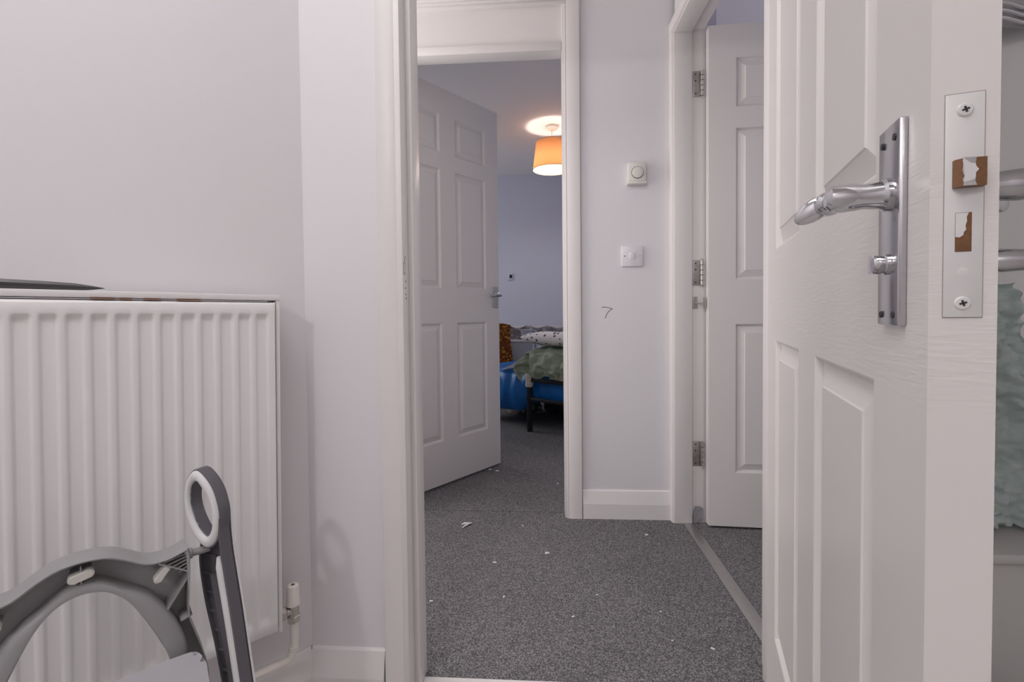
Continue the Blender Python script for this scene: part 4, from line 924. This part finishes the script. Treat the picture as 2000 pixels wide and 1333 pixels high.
# polka-dot pillow
def pillow(name, label, cat, m, mw, sx, sy, sz, seed):
    bm = bmesh.new(); N = 22
    def f(sgn):
        def g(u, v):
            a, b = 2*u-1, 2*v-1
            h = max(0, (1-abs(a)**3.2))**0.5*max(0, (1-abs(b)**3.2))**0.5
            return V((a*sx*(1-0.05*b*b), b*sy*(1-0.05*a*a), sgn*sz*h*(1+0.18*nz(a*2+seed, b*2, seed))))
        return g
    grid(bm, N, N, f(1)); grid(bm, N, N, f(-1)); bmesh.ops.remove_doubles(bm, verts=bm.verts, dist=0.0005)
    t = thing(name, label, cat, mw); mesh_obj('cover', bm, m, t, smooth=80); return t
pillow('pillow', 'white pillow with small dark polka dots on the sage sheet', 'pillow', 'polka', MB_ @ Matrix.Translation((0.135, 0.185, 0.652)) @ Matrix.Rotation(-0.10, 4, 'X'), 0.260, 0.16, 0.052, 3)

# ------------------------------------------------------------------ bedroom: cot behind the bed
ct = thing('cot', 'grey painted cot with a leaf-patterned bumper behind the bed', 'cot')
CX0, CX1, CY0, CY1 = -0.60, 0.56, 4.72, 5.30
for x in (CX0, CX1-0.045):
    for y in (CY0, CY1-0.045):
        bm = bmesh.new(); bx(bm, x, x+0.045, y, y+0.045, 0, 0.70, bev=0.005); mesh_obj('leg', bm, 'cot', ct)
for y in (CY0, CY1-0.04):
    bm = bmesh.new(); bx(bm, CX0+0.04, CX1-0.04, y+0.004, y+0.036, 0.655, 0.69, bev=0.006); mesh_obj('rail', bm, 'cot', ct)
    bm = bmesh.new(); bx(bm, CX0+0.04, CX1-0.04, y+0.004, y+0.036, 0.26, 0.30, bev=0.006); mesh_obj('rail', bm, 'cot', ct)
for k in range(12):
    x = CX0+0.10+k*0.083; bm = bmesh.new(); bx(bm, x, x+0.022, CY0+0.011, CY0+0.029, 0.295, 0.66, bev=0.004); mesh_obj('slat', bm, 'cot', ct)
bm = bmesh.new(); bx(bm, CX0+0.05, CX1-0.05, CY0+0.05, CY1-0.05, 0.30, 0.36, bev=0.01); mesh_obj('mattress', bm, 'white_cloth', ct)
sb = thing('storage_box', 'dark grey storage box under the tapered tub beside the cot', 'storage box')
bm = bmesh.new(); bx(bm, -0.365, -0.10, CY0-0.20, CY0-0.035, 0.0, 0.560, bev=0.004); mesh_obj('body', bm, 'grey_board', sb)
bm = bmesh.new(); bx(bm, -0.369, -0.096, CY0-0.204, CY0-0.03, 0.560, 0.577, bev=0.004); mesh_obj('lid', bm, 'cot', sb)
def bump_pt(u, v):
    x = CX0+0.04+(CX1-CX0-0.08)*u; a = v*PI*1.0
    zt = 0.695+0.018*nz(x*5, 2)+0.012*math.sin(x*31)
    if v < 0.55: t = v/0.55; return V((x, CY0-0.020-0.008*math.sin(x*42+2*nz(x*4, t)), 0.535+(zt-0.535)*t))
    t = (v-0.55)/0.45; return V((x, CY0-0.02+0.085*math.sin(t*PI/2), zt+0.010*math.sin(t*PI)-0.08*t*t))
bp_ = thing('cot_bumper', 'grey leaf-patterned padded bumper draped over the cot rail', 'cot bumper')
bm = bmesh.new(); grid(bm, 90, 16, bump_pt, 0.012); mesh_obj('fabric', bm, 'bumper', bp_, smooth=70)
tb = thing('tub', 'pale grey tapered tub with a side handle standing on the grey box', 'tub', Matrix.Translation((-0.160, CY0-0.118, 0.5775)) @ Matrix.Scale(0.9, 4))
bm = bmesh.new(); lathe(bm, [(0.044, 0.0), (0.048, 0.004), (0.066, 0.104), (0.069, 0.110), (0.065, 0.110), (0.045, 0.008), (0.02, 0.006)], seg=32); mesh_obj('body', bm, 'tub', tb)
bm = bmesh.new(); tube(bm, catmull([(0.064, 0, 0.098), (0.088, 0, 0.100), (0.100, 0, 0.078), (0.088, 0, 0.046), (0.053, 0, 0.026)], 6), 0.006, 10); mesh_obj('handle', bm, 'tub', tb)
# mustard floral blanket over the end of the cot
bk = thing('blanket', 'mustard and brown floral blanket hanging over the cot end', 'blanket')
bm = bmesh.new()
def blk(u, v):
    x = -0.60+0.305*u-0.02*v+0.05*max(0, 0.6-v)*u
    y = 4.462-0.02*math.sin(u*9+v*2)-0.02*nz(u*4, v*3); z = 0.735-0.50*(1-min(v, 0.8)/0.8)-0.012*math.sin(u*7)*v
    if v > 0.8: y += 0.27*(v-0.8)/0.2; z -= 0.030*(v-0.8)/0.2
    return V((x, y, z))
grid(bm, 30, 40, blk, 0.012); mesh_obj('fabric', bm, 'mustard', bk, smooth=70)

# ------------------------------------------------------------------ clutter under the bed
def lump(name, label, m, loc, sc, seed, group=None, cat='bundle'):
    bm = bmesh.new(); bmesh.ops.create_icosphere(bm, subdivisions=4, radius=1.0)
    for v in bm.verts:
        k = 1+0.30*nz(v.co.x*1.8+seed, v.co.y*1.8, v.co.z*1.8)+0.12*nz(v.co.x*5, v.co.y*5+seed, v.co.z*5)
        v.co = V((v.co.x*k*sc[0], v.co.y*k*sc[1], max(-0.82, v.co.z*k)*sc[2]+0.82*sc[2]))
    o = mesh_obj(name, bm, m, smooth=80); o.matrix_world = Matrix.Translation(loc) @ Matrix.Rotation(seed, 4, 'Z'); tag(o, label, cat, group); return o
def up(x, y): return BO+BD*x+BB*y
lump('cloth_bundle', 'pale cloth bundle under the bed by the half-open door', 'cream', up(-0.47, 0.40), (0.065, 0.055, 0.055), 0.4)
lump('cloth_bundle', 'green printed bundle under the bed left of the black leg', 'clutter_green', up(-0.33, 0.46), (0.075, 0.07, 0.065), 1.4)
lump('shoe_bag', 'dark bag under the bed just behind the black leg', 'clutter_dark', up(-0.25, 0.64), (0.085, 0.075, 0.085), 2.3, cat='bag')
lump('shoe_bag', 'black bundle under the bed right of the black leg', 'clutter_dark', up(-0.06, 0.58), (0.085, 0.07, 0.085), 3.3, cat='bag')
lump('shoe_bag', 'dark bundle under the bed nearest the right door jamb', 'clutter_dark', up(0.14, 0.62), (0.085, 0.075, 0.09), 4.1, cat='bag')

# ------------------------------------------------------------------ behind the bathroom door, on the right
tw = thing('towel', 'fluffy mint green towel hanging behind the bathroom door', 'towel')
bm = bmesh.new()
def tow(u, v):
    z = 0.440+0.468*v; wl = 0.075+0.135*max(0, min(1, (0.735-z)/0.10)); 
    if z > 0.735: wl = 0.030+0.045*(0.91-z)/0.175
    x = 0.875-wl*0.0+(-0.10+(wl+0.10)*u)+0.0; y = 0.985-0.022*math.sin(u*11+v*2)-0.020*nz(u*6, v*7)-0.03*(1-v)
    return V((x, y, z-0.012*u*(1-v)))
grid(bm, 64, 130, tow, 0.014)
for v in bm.verts: v.co += V((0.004*nz(v.co.x*70, v.co.z*60, 4), 0.014*nz(v.co.x*75, v.co.z*65), 0.004*nz(v.co.x*80, v.co.z*70, 9)))
mesh_obj('fabric', bm, 'mint', tw, smooth=80)
bm = bmesh.new(); tube(bm, [(0.855, 1.03, 0.925), (0.855, 0.985, 0.925), (0.855, 0.972, 0.940)], 0.006, 10); hk = mesh_obj('wall_hook', bm, 'chrome', tw)
gt = thing('grey_towel', 'pale grey towel with ribbed hem high behind the bathroom door', 'towel')
bm = bmesh.new(); grid(bm, 30, 20, lambda u, v: V((0.78+0.34*u, 0.985-0.02*math.sin(u*9)-0.012*nz(u*5, v*4), 1.388+0.028*u+0.42*v)), 0.012); ft = mesh_obj('fabric', bm, 'greytowel', gt, smooth=70)
for k in range(3):
    bm = bmesh.new(); tube(bm, [(0.78+0.34*i/20, 0.978-0.02*math.sin(i/20*9), 1.395+0.028*i/20+0.014*k) for i in range(21)], 0.003, 6); mesh_obj('hem_rib', bm, 'greytowel', ft)
cb = thing('low_unit', 'low grey-white boxed unit under the mint towel', 'cabinet')
bm = bmesh.new(); bx(bm, 0.66, 1.42, 0.90, 1.028, 0.0, 0.405, bev=0.004); bo_ = mesh_obj('body', bm, 'cabinet', cb)
bm = bmesh.new(); bx(bm, 0.65, 1.43, 0.885, 1.028, 0.405, 0.423, bev=0.004); mesh_obj('top_board', bm, 'cabinet', cb)
lump('bin_bag', 'black plastic bag on the bathroom floor behind the open door', 'bag', (0.79, 0.82, 0.0), (0.075, 0.05, 0.10), 1.1, cat='bag')
